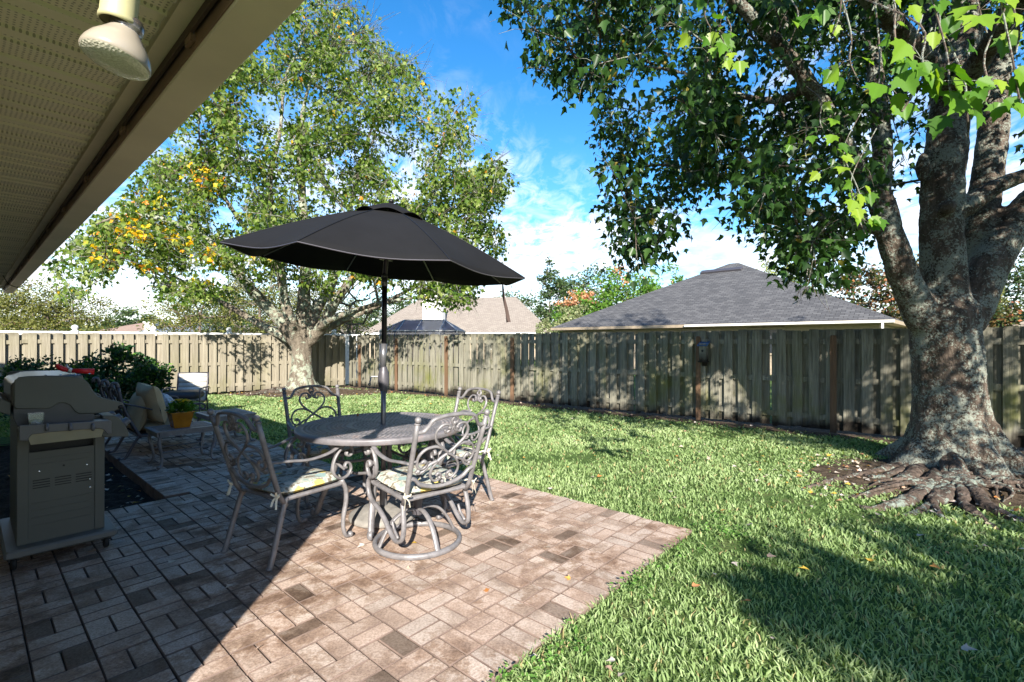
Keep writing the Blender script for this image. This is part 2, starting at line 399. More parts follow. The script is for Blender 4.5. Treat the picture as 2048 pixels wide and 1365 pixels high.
# foliage
M['leaf_r'] = leaf_mat('maple_leaves', [(.010, .028, .009), (.019, .05, .011), (.030, .072, .014), (.05, .10, .024)], .28, .36, [(.20, .19, .03), (.30, .22, .05)], .985)
M['leaf_y'] = leaf_mat('young_maple_leaves', [(.045, .12, .014), (.10, .21, .018), (.21, .30, .028)], .38, .4)
M['leaf_l'] = leaf_mat('left_maple_leaves', [(.032, .070, .010), (.072, .13, .017), (.13, .19, .03), (.23, .275, .085)], .34, .5, [(.62, .42, .03), (.60, .24, .03)], .988)
M['leaf_yel'] = leaf_mat('turning_leaves', [(.14, .22, .02), (.55, .42, .02), (.75, .45, .01), (.65, .20, .03)], .35)
M['leaf_shrub'] = leaf_mat('glossy_shrub_leaves', [(.010, .034, .013), (.018, .058, .018), (.035, .09, .024)], .2, .3, [(.16, .30, .04), (.20, .34, .05)], .93)
M['f_olive'] = leaf_mat('olive_foliage', [(.07, .08, .02), (.13, .14, .035), (.20, .19, .055)], .25)
M['f_dark'] = leaf_mat('dark_foliage', [(.022, .045, .015), (.045, .08, .025), (.08, .115, .04)], .2)
M['f_bright'] = leaf_mat('bright_foliage', [(.045, .11, .015), (.09, .19, .025), (.15, .26, .04)], .3, .45, [(.50, .22, .12), (.60, .33, .20)], .86)
M['f_pale'] = leaf_mat('pale_foliage', [(.12, .15, .06), (.19, .22, .10), (.26, .28, .14)], .2)
M['f_brown'] = leaf_mat('magnolia_foliage', [(.02, .04, .012), (.05, .07, .02), (.13, .07, .03)], .15, .35, [(.30, .10, .05), (.34, .14, .06)], .9)
M['f_yellow'] = leaf_mat('thin_yellow_foliage', [(.12, .16, .03), (.24, .26, .06)], .3)
M['grass'] = leaf_mat('grass_blades', [(.09, .15, .05), (.17, .25, .09), (.26, .345, .15), (.37, .445, .235)], .30, .62, [(.34, .28, .13), (.40, .34, .18)], .95)
M['weed'] = leaf_mat('clover_leaves', [(.06, .15, .025), (.12, .24, .05), (.17, .30, .07)], .3)
M['litter'] = leaf_mat('fallen_leaves', [(.30, .24, .18), (.45, .38, .32), (.55, .50, .45), (.40, .16, .05), (.50, .34, .05)], .1, .6)
# ground
n = NT('lawn_soil', .95, .1)
c = n.ramp(n.noise(5, 6, .65), [(.35, (.045, .075, .02)), (.5, (.07, .12, .03)), (.7, (.12, .12, .055))]); n.color(c); n.bump(n.noise(60, 4), .02); M['lawn'] = n.mat
n = NT('dirt', .95, .1); n.color(n.ramp(n.noise(9, 7, .7), [(.3, (.035, .025, .017)), (.5, (.085, .062, .042)), (.7, (.17, .13, .095))])); n.bump(n.noise(30, 6, .7), .03); M['dirt'] = n.mat
n = NT('bed_soil', .95, .1); n.color(n.ramp(n.noise(12, 7, .7), [(.3, (.012, .010, .009)), (.5, (.03, .024, .02)), (.72, (.085, .075, .065))])); n.bump(n.noise(28, 6, .7), .04); M['bed'] = n.mat
n = NT('paver', .85, .3)
r = n.attr(); c = n.ramp(r, [(0, (.20, .15, .115)), (.05, (.43, .33, .265)), (.4, (.54, .41, .33)), (.7, (.47, .385, .325)), (1., (.58, .465, .385))])
blot = n.ramp(n.noise(5.5, 6, .72), [(.44, (1, 1, 1)), (.52, (.60, .51, .43)), (.62, (.30, .22, .165))])
c = n.mix(n.m('MULTIPLY', n.ramp(n.noise(.9, 4, .6), [(.36, (0, 0, 0)), (.54, (1, 1, 1))]), .9), c, n.mix(1., c, blot, 'MULTIPLY'))
c = n.mix(n.ramp(n.noise(85, 3, .7), [(.38, (.8, .8, .8)), (.58, (0, 0, 0))]), c, n.mix(1., c, (.55, .52, .50), 'MULTIPLY'))
n.color(c); n.bump(n.noise(140, 5, .7), .0035); M['paver'] = n.mat
M['paver_edge'] = simple('darkened_paver_edge', (.15, .105, .085), .95, var=.35, scale=6)  # sides and chamfers coloured darker to cut the low sun they catch
n = NT('joint_sand', .95, .1); n.color(n.ramp(n.noise(15, 5), [(.4, (.045, .032, .024)), (.65, (.10, .07, .05))])); M['joint'] = n.mat

exec_parts = []
# ================================================================== GROUND
def sheet(name, polys, mat, z, kind='structure', label=None, cat=None):
    mb = MB()
    for p in polys: mb.poly([(q[0], q[1], z) for q in p])
    o = mb.build(name, mat, fix=False)
    if label: tag(o, label, cat)
    o['kind'] = kind; return o
us = [-400, 5.22, 9.6, 400]; vs = [-400, -.6, 1.2, 400]; polys = []
for i in range(3):
    for j in range(3):
        if i == 1 and j == 1: continue
        polys.append([UV(us[i], vs[j+1]), UV(us[i], vs[j]), UV(us[i+1], vs[j]), UV(us[i+1], vs[j+1])])
sheet('lawn', polys, M['lawn'], -.02)
# planting bed, a lumpy sheet lower than the bricks
nu, nv = 60, 26; V = []; L = []
for i in range(nu+1):
    for j in range(nv+1):
        u = 5.19+4.5*i/nu; v = -.64+1.88*j/nv
        p = UV(u, v, -.085+.05*noise.noise(Vector((u*3, v*3, 0)))+.02*noise.noise(Vector((u*11, v*11, 4))))
        e = max(0, 1-i/3, 1-(nu-i)/4); p.z = p.z*(1-e)+(-.012)*e
        V.append(p)
for i in range(nu):
    for j in range(nv):
        a = i*(nv+1)+j; L += [a, a+nv+1, a+nv+2, a+1]
np_mesh('garden_bed', V, L, [4]*(nu*nv), M['bed'], smooth=True)['kind'] = 'structure'
# paved patio: every brick modelled, basket weave inside a soldier border
UMAX = 10.4; STEP = 4.59
pat = MB(); r_ = random.Random(3)
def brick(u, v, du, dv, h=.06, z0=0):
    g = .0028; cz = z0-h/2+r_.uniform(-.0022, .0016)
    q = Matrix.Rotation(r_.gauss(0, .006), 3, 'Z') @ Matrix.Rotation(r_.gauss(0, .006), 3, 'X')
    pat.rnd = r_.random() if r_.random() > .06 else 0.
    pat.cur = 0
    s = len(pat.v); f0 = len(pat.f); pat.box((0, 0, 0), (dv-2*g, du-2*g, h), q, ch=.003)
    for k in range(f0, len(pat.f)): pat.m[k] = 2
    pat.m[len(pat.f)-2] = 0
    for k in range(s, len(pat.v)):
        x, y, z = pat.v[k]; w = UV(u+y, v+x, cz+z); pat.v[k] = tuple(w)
def inside(u, v):
    if v < -.6 or u < 1.59 or u > UMAX-.2: return False
    if v > 3.39 or (u > STEP-.2 and v > 2.59): return False
    if u > 5.22 and v < 1.40: return False
    return True
for i in range(-2, 60):
    for j in range(-3, 24):
        u = 1.59+.2*i; v = 3.39-.2*j
        cu, cv = u+.1, v-.1
        if not inside(cu, cv): continue
        if (i+j) % 2:
            brick(u+.1, v-.05, .2, .1); brick(u+.1, v-.15, .2, .1)
        else:
            brick(u+.05, v-.1, .1, .2); brick(u+.15, v-.1, .1, .2)
v = -.55
while v < 3.59: brick(1.49, v, .2, .1); v += .1
u = 1.64
while u < STEP: brick(u, 3.49, .1, .2); u += .1
v = 2.84
while v < 3.39: brick(STEP-.1, v, .2, .1); v += .1
u = STEP+.05
while u < UMAX: brick(u, 2.69, .1, .2); u += .1
u = 5.27
while u < UMAX: brick(u, 1.29, .1, .2, .115, .012); u += .1
pat.cur = 1; pat.rnd = 0
for q in ([(1.40, -.6), (1.40, 3.58), (STEP, 3.58), (STEP, -.6)], [(STEP, -.6), (STEP, 2.78), (5.22, 2.78), (5.22, -.6)], [(5.22, 1.2), (5.22, 2.78), (UMAX, 2.78), (UMAX, 1.2)]):
    pat.poly([UV(a, b, -.012) for a, b in q][::-1])
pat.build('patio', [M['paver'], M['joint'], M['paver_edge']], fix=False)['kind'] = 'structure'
def on_patio(u, v, m=0.):
    a = (u > 1.39+m) & (v < 3.59-m) & (u < STEP) | (u >= STEP-m) & (u < UMAX-m) & (v < 2.79-m)
    return a & (v > -.62)

# ------------------------------------------------------------------ fence lines
FC = Vector((-5.2, 15.4, 0)); FR = Vector((.79, -.613, 0)).normalized(); FL = Vector((-.76, -.65, 0)).normalized()
NR = Vector((-.613, -.79, 0)).normalized(); NL = Vector((.65, -.76, 0)).normalized()
T1 = Vector((4.88, 5.42, 0)); T2 = Vector((-5.95, 13.7, 0))      # the two maples
def dirt_patch(name, c, rx, ry, h, seed, n=40, rings=14):
    V = [Vector((c.x, c.y, h))]; L = []; T = []
    for j in range(1, rings+1):
        for k in range(n):
            a = 2*math.pi*k/n; w = 1+.28*noise.noise(Vector((math.cos(a)*1.6, math.sin(a)*1.6, seed)))+.12*noise.noise(Vector((math.cos(a)*5, math.sin(a)*5, seed+3)))
            t = j/rings; x = c.x+rx*w*t*math.cos(a); y = c.y+ry*w*t*math.sin(a)
            z = h*(1-t)**1.4*1.0-.017+.035*(1-t)*noise.noise(Vector((x*5, y*5, seed)))
            if j == rings: z = -.03
            V.append(Vector((x, y, z)))
    for k in range(n): L += [0, 1+k, 1+(k+1) % n]; T.append(3)
    for j in range(rings-1):
        for k in range(n):
            a = 1+j*n; b = a+n; L += [a+k, b+k, b+(k+1) % n, a+(k+1) % n]; T.append(4)
    o = np_mesh(name, V, L, T, M['dirt'], smooth=True); o['kind'] = 'structure'; return o
dirt_patch('bare_soil', Vector((4.75, 5.0, 0)), 1.75, 1.0, .10, 1.)
dirt_patch('bare_soil', Vector((-5.7, 13.5, 0)), 2.6, 1.1, .16, 5.)
# bare strip at the foot of the right hand fence
mb = MB(); prev = None
for i in range(90):
    t = -.3+i*.24; w = .42+.2*noise.noise(Vector((t*1.3, 0, 0)))+.08*noise.noise(Vector((t*6, 2, 0)))
    a = FC+FR*t+NR*w; b = FC+FR*t-NR*.4
    ia, ib = mb.vert((a.x, a.y, -.014)), mb.vert((b.x, b.y, -.010))
    if prev: mb.face((prev[0], ia, ib, prev[1]))
    prev = (ia, ib)
mb.build('soil_strip', M['dirt'], fix=False)['kind'] = 'structure'

# ------------------------------------------------------------------ grass
def scatter_grass():
    n = 2300000
    Y = rng.uniform(.3, 17, n); X = rng.uniform(-13, 14, n)
    dist = np.hypot(X, Y)
    dens = np.clip(1.25/np.maximum(dist, 1.9)**1.25*2.1, 0, 1)
    keep = rng.random(n) < dens
    keep &= np.abs(X) < 1.12*Y+2.0
    u = X*AX.x+Y*AX.y; v = X*BX.x+Y*BX.y
    keep &= ~on_patio(u, v, .02)
    keep &= ~((u > 5) & (u < 9.8) & (v < 1.3)); keep &= v > -.7
    dR = (X-FC.x)*NR.x+(Y-FC.y)*NR.y; dL = (X-FC.x)*NL.x+(Y-FC.y)*NL.y
    keep &= (dR > .05) & (dL > .05)
    pn = np.array([noise.noise(Vector((x*1.1, y*1.1, 0)))+.5*noise.noise(Vector((x*4, y*4, 7))) for x, y in zip(X[keep], Y[keep])])
    X, Y, dR, u, v = X[keep], Y[keep], dR[keep], u[keep], v[keep]
    k2 = (dR > .40+.35*pn) | (rng.random(len(X)) < .06)
    t1 = np.hypot((X-4.75)/1.75, (Y-5.0)/1.0); t2 = np.hypot((X+5.7)/2.5, (Y-13.5)/1.1)
    k2 &= (t1 > .85+.5*pn) | (rng.random(len(X)) < .04); k2 &= (t2 > .85+.5*pn) | (rng.random(len(X)) < .05)
    k2 &= (pn > -.52) | (rng.random(len(X)) < .35)
    X, Y, pn = X[k2], Y[k2], pn[k2]; n = len(X)
    d = np.hypot(X, Y)
    h = rng.uniform(.018, .046, n)*(1+.3*pn); w = rng.uniform(.0024, .0048, n)*np.clip(d/3.2, 1., 3.2)
    a = rng.uniform(0, 2*np.pi, n); lean = rng.uniform(.25, 1.25, n); la = rng.uniform(0, 2*np.pi, n)
    sx, sy = np.cos(a)*w, np.sin(a)*w; lx, ly = np.cos(la)*lean, np.sin(la)*lean
    B = np.stack([X, Y, np.full(n, -.02)], 1)
    def P(t, wt, lf): return B+np.stack([sx*wt+lx*h*lf, sy*wt+ly*h*lf, h*t], 1)
    V = np.stack([P(0, -1, 0), P(0, 1, 0), P(.55, 1.05, .25), P(.55, -1.05, .25), P(.92, 0, 1.)], 1).reshape(-1, 3)
    i = (np.arange(n)*5)[:, None]
    L = np.concatenate([i+np.array([[0, 1, 2, 3]]), i+np.array([[3, 2, 4]])], 1).ravel()
    T = np.tile([4, 3], n)
    patch = np.clip(.5+.35*pn+rng.normal(0, .17, n), 0, .94); patch[rng.random(n) < .035] = .98
    o = np_mesh('grass', V, L, T, M['grass'], rnd=np.repeat(patch, 5))
    o['kind'] = 'stuff'; tag(o, 'short coarse green lawn grass covering the yard', 'grass')
    print('grass blades', n)
scatter_grass()

def leaf_cloud(name, P, D, S, mat, rnd, parent=None, kind='maple', N=None):
    """one small folded leaf per point: P base, D direction, S length"""
    P = np.asarray(P, float); D = np.asarray(D, float); n = len(P)
    D = D/np.linalg.norm(D, axis=1, keepdims=True)
    if N is None: N = rng.normal(0, 1, (n, 3))
    Sd = np.cross(D, N); Sd /= np.linalg.norm(Sd, axis=1, keepdims=True)+1e-9; N = np.cross(Sd, D)
    S = np.asarray(S, float)[:, None]
    if kind == 'maple':
        t = [(0, 0, 0), (.16, .02, .02), (.46, .42, .10), (.22, .45, .05), (0, 1, -.10), (-.16, .02, .02), (-.46, .42, .10), (-.22, .45, .05)]
        polys = [(0, 1, 2, 3, 4), (0, 4, 7, 6, 5)]
    elif kind == 'maple5':
        h_ = [(.10, -.02, 0), (.24, .02, .02), (.33, .16, .05), (.50, .20, .06), (.43, .32, .06), (.56, .56, .03), (.33, .50, .04), (.25, .58, .03), (.22, .76, 0), (.12, .80, -.03)]
        t = [(0, 0, 0)]+h_+[(0, 1.05, -.14)]+[(-a, b, c) for a, b, c in h_]
        polys = [tuple(range(0, 12)), (0, 11)+tuple(range(21, 11, -1))]
    elif kind == 'oval':
        t = [(0, 0, 0), (.26, .35, .08), (.2, .7, .04), (0, 1, -.06), (-.2, .7, .04), (-.26, .35, .08)]
        polys = [(0, 1, 2, 3), (0, 3, 4, 5)]
    else:
        t = [(0, 0, 0), (.32, .5, .09), (0, 1, 0), (-.32, .5, .09)]; polys = [(0, 1, 2), (0, 2, 3)]
    t = np.array(t); k = len(t)
    V = (P[:, None, :]+S[:, None, :]*(t[None, :, 0, None]*Sd[:, None, :]+t[None, :, 1, None]*D[:, None, :]+t[None, :, 2, None]*N[:, None, :])).reshape(-1, 3)
    base = (np.arange(n)*k)[:, None]
    L = np.concatenate([base+np.array([p]) for p in polys], 1).ravel(); T = np.tile([len(p) for p in polys], n)
    return np_mesh(name, V, L, T, mat, rnd=np.repeat(rnd, k), parent=parent)

# fallen leaves and debris: nobody could count them
def litter():
    n = 900; X = rng.uniform(-6, 6.5, n); Y = rng.uniform(1.4, 13, n)
    dR = (X-FC.x)*NR.x+(Y-FC.y)*NR.y; dL = (X-FC.x)*NL.x+(Y-FC.y)*NL.y
    u = X*AX.x+Y*AX.y; v = X*BX.x+Y*BX.y; op = on_patio(u, v)
    k = (dR > .2) & (dL > .3) & (v > -.5) & (~op | (rng.random(n) < .35)) & ~((u > 5.2) & (v < 1.2)); X, Y, op = X[k], Y[k], op[k]
    m = 420; a = rng.uniform(0, 6.28, m); r = rng.uniform(.2, 1, m)
    X = np.concatenate([X, 4.3+1.9*r*np.cos(a), -5.6+2.4*r*np.cos(a)]); Y = np.concatenate([Y, 4.9+1.1*r*np.sin(a), 13.3+1.0*r*np.sin(a)])
    op = np.concatenate([op, np.zeros(2*m, bool)])
    ub = rng.uniform(5.3, 8.5, 150); vb = rng.uniform(.3, 1.15, 150)
    X = np.concatenate([X, AX.x*ub+BX.x*vb]); Y = np.concatenate([Y, AX.y*ub+BX.y*vb])
    z = np.where(op, .004, .018); z = np.concatenate([z, np.full(150, -.06)]); n = len(X)
    D = np.stack([rng.normal(0, 1, n), rng.normal(0, 1, n), rng.normal(.05, .12, n)], 1)
    N = np.stack([rng.normal(0, .3, n), rng.normal(0, .3, n), np.ones(n)], 1)
    o = leaf_cloud('leaf_litter', np.stack([X, Y, z], 1), D, rng.uniform(.022, .065, n), M['litter'], rng.random(n), N=N)
    o['kind'] = 'stuff'; tag(o, 'dry fallen leaves scattered over lawn, bricks and soil', 'fallen leaves')
litter()
# broad leaved weeds along the patio edge, under the fence
def weeds():
    pts = []
    for _ in range(520):
        if random.random() < .35: c = UV(1.36-abs(random.gauss(0, .10)), random.uniform(1.2, 3.7)) if random.random() < .6 else UV(random.gauss(1.2, .16), random.gauss(3.68, .18))
        else: t = random.uniform(3, 15.5); c = FC+FR*t+NR*random.uniform(.45, .95)
        if noise.noise(Vector((c.x*2.2, c.y*2.2, 3))) > -.12: pts.append(c)
    P = []; D = []
    for c in pts:
        for _ in range(5):
            a = random.uniform(0, 6.28); r = random.uniform(0, .035)
            P.append((c.x+r*math.cos(a), c.y+r*math.sin(a), random.uniform(.0, .05))); D.append((math.cos(a), math.sin(a), random.uniform(0, .6)))
    n = len(P); N = np.stack([rng.normal(0, .4, n), rng.normal(0, .4, n), np.ones(n)], 1)
    o = leaf_cloud('weeds', P, D, rng.uniform(.014, .030, n), M['weed'], rng.random(n), kind='oval', N=N)
    o['kind'] = 'stuff'; tag(o, 'bright broad leaved weeds along patio edge and fence foot', 'weeds')
weeds()

# ================================================================== OUR HOUSE (left, mostly the eave)
US, UE = 1.07, 11.5
house = empty('brick_house', UV(0, 0), ROT, 'house with perforated tan soffit and enamel gutter overhanging the patio', 'house')
mb = MB(); mb.prism([(-.6, -.1), (-.6, 2.28), (-4.6, 3.75), (-8.6, 2.28), (-8.6, -.1)], US, UE, lambda p, q, t: (p, t, q)); mb.build('wall', M['wall'], house)
mb = MB()
s = .30                                              # roof slope
for sg, e, rdg in ((1, .41, -4.6), (-1, -9.6, -4.6)):
    z0 = 2.33; zr = z0+abs(e-rdg)*s; P = [(e, US-.002, z0), (e, UE+.3, z0), (rdg, UE+.3, zr), (rdg, US-.002, zr)]
    i0 = [mb.vert(p) for p in P]; i1 = [mb.vert((p[0], p[1], p[2]+.09)) for p in P]
    mb.face(i0); mb.face(i1)
    for k in range(4): mb.face((i0[k], i0[(k+1) % 4], i1[(k+1) % 4], i1[k]))
rf = mb.build('roof', M['roof_tan'], house)
uvl = rf.data.uv_layers.new(name='UVMap')
for lp in rf.data.loops: c = rf.data.vertices[lp.vertex_index].co; uvl.data[lp.index].uv = (c.y, c.x)
# soffit with raised ribs across it
mb = MB(); prev = None; u = US+.002; zz_ = 2.282
while u < UE:
    for du, dz in ((0, 0), (.022, .0), (.028, .010), (.090, .010), (.096, .0), (.104, .0), (.110, .010), (.172, .010), (.178, 0), (.2, 0)):
        a = mb.vert((-.6, u+du, zz_+dz)); b = mb.vert((.362, u+du, zz_+dz))
        if prev: mb.face((prev[0], a, b, prev[1]))
        prev = (a, b)
    u += .2
mb.build('soffit', M['soffit'], house, fix=False)
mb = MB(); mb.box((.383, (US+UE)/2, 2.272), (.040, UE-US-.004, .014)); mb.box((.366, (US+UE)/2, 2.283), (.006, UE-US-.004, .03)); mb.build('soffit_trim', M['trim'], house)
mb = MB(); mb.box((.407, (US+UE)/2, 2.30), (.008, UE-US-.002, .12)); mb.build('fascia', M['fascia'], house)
mb = MB()
gp = [(.421, 2.325), (.421, 2.205), (.425, 2.200), (.527, 2.200), (.531, 2.205), (.531, 2.235), (.548, 2.27), (.548, 2.325), (.543, 2.325), (.543, 2.272), (.526, 2.238), (.526, 2.206), (.426, 2.206), (.426, 2.325)]
mb.prism(gp, US, UE, lambda p, q, t: (p, t, q)); mb.build('gutter', M['gutter'], house)
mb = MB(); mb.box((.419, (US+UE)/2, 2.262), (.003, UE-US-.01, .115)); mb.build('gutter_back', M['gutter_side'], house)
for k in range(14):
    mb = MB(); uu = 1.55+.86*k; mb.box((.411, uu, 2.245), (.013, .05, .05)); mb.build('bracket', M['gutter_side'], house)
# dangling cable near the far end of the eave
mb = MB(); mb.tube(cr([(.33, 9.2, 2.27), (.38, 9.15, 2.16), (.47, 9.1, 2.12), (.545, 9.05, 2.19)], 6), .005, 6); mb.build('cable', M['black_metal'], house)

# flood lamp hanging below the soffit
fl = empty('flood_lamp', (-.805, .985, 1.975), 0, 'frosted flood bulb in a cream socket hanging below the soffit', 'lamp')
tilt = Matrix.Rotation(R(9), 4, 'Y') @ Matrix.Rotation(R(-10), 4, 'X')
fl.scale = (.80, .80, .80)
mb = MB(); mb.lathe([(.001, .118), (.030, .116), (.036, .105), (.036, .088), (.033, .082), (.033, .078)], 28, tilt); mb.cur = 0
mb.build('neck', M['lamp_ring'], fl, smooth=True)
mb = MB(); mb.lathe([(.030, .086), (.034, .076), (.046, .058), (.062, .036), (.070, .018), (.073, .006), (.0735, -.002), (.071, -.006)], 32, tilt); mb.build('bulb', M['lamp_glass'], fl, smooth=True)
mb = MB(); mb.lathe([(.071, -.006), (.062, -.012), (.045, -.017), (.022, -.020), (.0005, -.021)], 32, tilt); mb.build('lens', M['lamp_lens'], fl, smooth=True)
mb = MB(); mb.lathe([(.0005, .290), (.045, .290), (.045, .283), (.040, .275), (.0385, .20), (.0385, .108), (.041, .100), (.041, .092), (.037, .09)], 28, Matrix.Translation((-.005, 0, 0)) @ Matrix.Rotation(R(6), 4, 'Y')); mb.build('socket', M['lamp_socket'], fl, smooth=True)

# ================================================================== UMBRELLA, TABLE
TC = Vector((-1.05, 3.93, 0))
TT = .735
tb = empty('patio_table', TC, 0, 'round cast metal dining table with woven lattice top', 'table')
mb = MB(); z1 = TT
def ringq(r0, r1, z, n=72, zb=None):
    for k in range(n):
        a, b = 2*math.pi*k/n, 2*math.pi*(k+1)/n
        mb.poly([(r0*math.cos(a), r0*math.sin(a), z), (r1*math.cos(a), r1*math.sin(a), z), (r1*math.cos(b), r1*math.sin(b), z), (r0*math.cos(b), r0*math.sin(b), z)])
ri = .045; rings = 17; dr = (.60-.045)/rings
ringq(.022, ri, z1, 24)
for j in range(rings):
    r0 = ri+j*dr; r1 = r0+dr
    if j in (6, 12): ringq(r0, r1, z1, 96); continue
    n_ = max(8, int(2*math.pi*(r0+r1)/2/.036)); off = .5*(j % 2)
    for k in range(n_):
        a0 = 2*math.pi*(k+off)/n_; a1 = 2*math.pi*(k+1+off)/n_
        def q(r, a, z=z1): return (r*math.cos(a), r*math.sin(a), z)
        e = .24*(a1-a0); g = .22*dr; o_ = [q(r0, a0), q(r1, a0), q(r1, a1), q(r0, a1)]; i_ = [q(r0+g, a0+e), q(r1-g, a0+e), q(r1-g, a1-e), q(r0+g, a1-e)]
        for m in range(4):
            mb.poly([o_[m], o_[(m+1) % 4], i_[(m+1) % 4], i_[m]])
            lo = lambda p: (p[0], p[1], z1-.012)
            mb.poly([i_[m], i_[(m+1) % 4], lo(i_[(m+1) % 4]), lo(i_[m])])
mb.build('tabletop', M['alutop'], tb, fix=False)
mb = MB(); mb.lathe([(.597, z1-.014), (.597, z1+.001), (.612, z1+.004), (.640, z1+.003), (.652, z1-.003), (.655, z1-.012), (.650, z1-.038), (.644, z1-.044), (.636, z1-.040), (.634, z1-.014), (.597, z1-.014)], 96); mb.build('rim', M['alutop'], tb, smooth=True)
mb = MB(); mb.lathe([(.028, z1-.002), (.032, z1-.03), (.026, z1-.03), (.022, z1-.002)], 24); mb.lathe([(.19, z1-.03), (.20, z1-.012), (.21, z1-.03), (.20, z1-.04), (.19, z1-.03)], 40); mb.build('hub_ring', M['dark_alu'], tb)
for k in range(4):
    a = math.pi/2*k-math.pi/2+R(6); d = Vector((math.cos(a), math.sin(a), 0))
    mb = MB()
    prof = [(.56, .70), (.47, .66), (.40, .58), (.37, .48), (.385, .36), (.43, .25), (.475, .15), (.50, .07), (.52, .03), (.545, .028), (.55, .05), (.535, .062)]
    mb.tube([d*p+Vector((0, 0, z)) for p, z in cr([(a_, b_, 0) for a_, b_ in prof], 4) for z in [z] if True] if False else [d*q.x+Vector((0, 0, q.y)) for q in cr([(a_, b_, 0) for a_, b_ in prof], 5)], [.030]*20+[.026]*20+[.022]*16, 8, .72)
    mb.build('leg', M['alu'], tb, smooth=True)
for sg in (0, 1):
    a = R(51)+sg*math.pi/2; d = Vector((math.cos(a), math.sin(a), 0))
    mb = MB(); mb.tube(cr([d*-.50+Vector((0, 0, .12)), d*-.3+Vector((0, 0, .22)), Vector((0, 0, .245)), d*.3+Vector((0, 0, .22)), d*.50+Vector((0, 0, .12))], 5), .011, 6)
for k in range(4):
    a = math.pi/2*k+R(6); a2 = a+math.pi/2; d = Vector((math.cos(a), math.sin(a), 0)); e = Vector((math.cos(a2), math.sin(a2), 0))
    mb = MB(); mb.tube(cr([d*.375+Vector((0, 0, .44)), (d+e)*.20+Vector((0, 0, .40)), e*.375+Vector((0, 0, .44))], 8), .012, 6); mb.build('stretcher', M['alu'], tb, smooth=True)

st = empty('umbrella_stand', TC+Vector((.02, -.04, 0)), 0, 'round pale stone-like umbrella stand under the table', 'umbrella stand')
mb = MB(); mb.lathe([(.26, .0), (.268, .012), (.262, .035), (.235, .050), (.215, .056), (.19, .066), (.13, .078), (.07, .088), (.045, .095), (.03, .095)], 48, close=True); mb.build('base', M['stone'], st, smooth=True)
mb = MB(); mb.lathe([(.030, .09), (.030, .36), (.026, .365), (.0235, .365)], 20, close=True); mb.build('sleeve', M['grey_metal'], st)
mb = MB(); mb.tube([(.03, 0, .30), (.075, 0, .30)], .008, 8); mb.ball((.085, 0, .30), .018); mb.build('knob', M['black_metal'], st)

um = empty('patio_umbrella', TC, 0, 'black market umbrella tilted over the round table', 'umbrella')
JT = Vector((.018, 0, 1.90))                          # tilt joint
mb = MB(); mb.tube([(.018, -.03, .10), (.012, -.015, .8), (.012, -.01, 1.04)], .0205, 14); mb.build('lower_pole', M['grey_metal'], um, smooth=True)
mb = MB(); mb.tube([(.0, 0, 1.035), (.002, 0, 1.10)], .026, 14); mb.tube([(.004, 0, 1.19), (.012, 0, 1.385)], .026, 14); mb.build('sleeve', M['grey_metal'], um, smooth=True)
mb = MB(); mb.tube([(.014, 0, 1.38), JT], .0215, 14); mb.build('upper_pole', M['black_metal'], um, smooth=True)
mb = MB(); mb.tube(cr([(.012, 0, .98), (.012, 0, 1.03), (.010, 0, 1.10), (.010, 0, 1.16), (.010, 0, 1.20)], 4), [.022, .026, .030, .034, .038, .042, .045, .046, .046, .045, .043, .041, .038, .034, .03, .028, .026], 16); mb.build('crank_housing', M['dark_alu'], um, smooth=True)
mb = MB(); mb.tube([(-.03, -.02, 1.12), (-.08, -.03, 1.12)], .006, 8); mb.tube([(-.08, -.03, 1.12), (-.088, -.05, 1.075)], .006, 8); mb.ball((-.088, -.055, 1.06), .013); mb.build('crank_handle', M['grey_metal'], um)
mb = MB(); mb.tube([JT+Vector((-.001, 0, -.05)), JT+Vector((0, 0, .02))], .025, 14); mb.ball(JT+Vector((0, 0, .03)), .026, 12); mb.build('tilt_joint', M['grey_metal'], um, smooth=True)
# canopy frame, tilted down to the right and a little to the camera
TM = Matrix.Translation(JT+Vector((0, 0, .03))) @ Matrix.Rotation(R(5.7), 4, 'Y') @ Matrix.Rotation(R(2.6), 4, 'X')
RR, ZR, ZA = 1.15, .08, .55
mb = MB(); mb.tube([TM @ Vector((0, 0, 0)), TM @ Vector((0, 0, ZA-.01))], .019, 12); mb.build('canopy_mast', M['black_metal'], um, smooth=True)
mb = MB(); mb.lathe([(.02, .13), (.052, .13), (.055, .15), (.05, .17), (.03, .18), (.02, .18)], 20, TM); mb.build('runner', M['black_metal'], um); mb = MB(); mb.lathe([(.02, ZA-.04), (.045, ZA-.035), (.045, ZA-.01), (.02, ZA-.005)], 20, TM, close=True); mb.build('hub', M['black_metal'], um)
A0 = R(34.5)
def rib_r(t): return RR*t
def rib_z(t): return ZA-(ZA-ZR)*(t**1.12)+.02*math.sin(math.pi*t)
mb = MB(); NA, NRd = 10, 12; grid = []
def can_pt(t, s, sector):
    a = A0+(sector+s)*math.pi/4; c = math.cos(math.pi/8)/math.cos((s-.5)*math.pi/4)       # flat gores
    w = math.sin(math.pi*s); r = rib_r(t)*c*(1-.035*w*t**3); z = rib_z(t)-.010*w*t-.022*w*t**4
    return TM @ Vector((r*math.cos(a), r*math.sin(a), z))
T0 = .17
ts = [T0+(1-T0)*i/NRd for i in range(NRd+1)]
for sec in range(8):
    for k in range(NA):
        for i in range(NRd):
            mb.poly([can_pt(ts[i], k/NA, sec), can_pt(ts[i+1], k/NA, sec), can_pt(ts[i+1], (k+1)/NA, sec), can_pt(ts[i], (k+1)/NA, sec)])
b_ = mb.build('canopy', M['black_fabric'], um, fix=False)
bb = bmesh.new(); bb.from_mesh(b_.data); bmesh.ops.remove_doubles(bb, verts=bb.verts, dist=.0005); bmesh.ops.recalc_face_normals(bb, faces=bb.faces); bb.to_mesh(b_.data); bb.free()
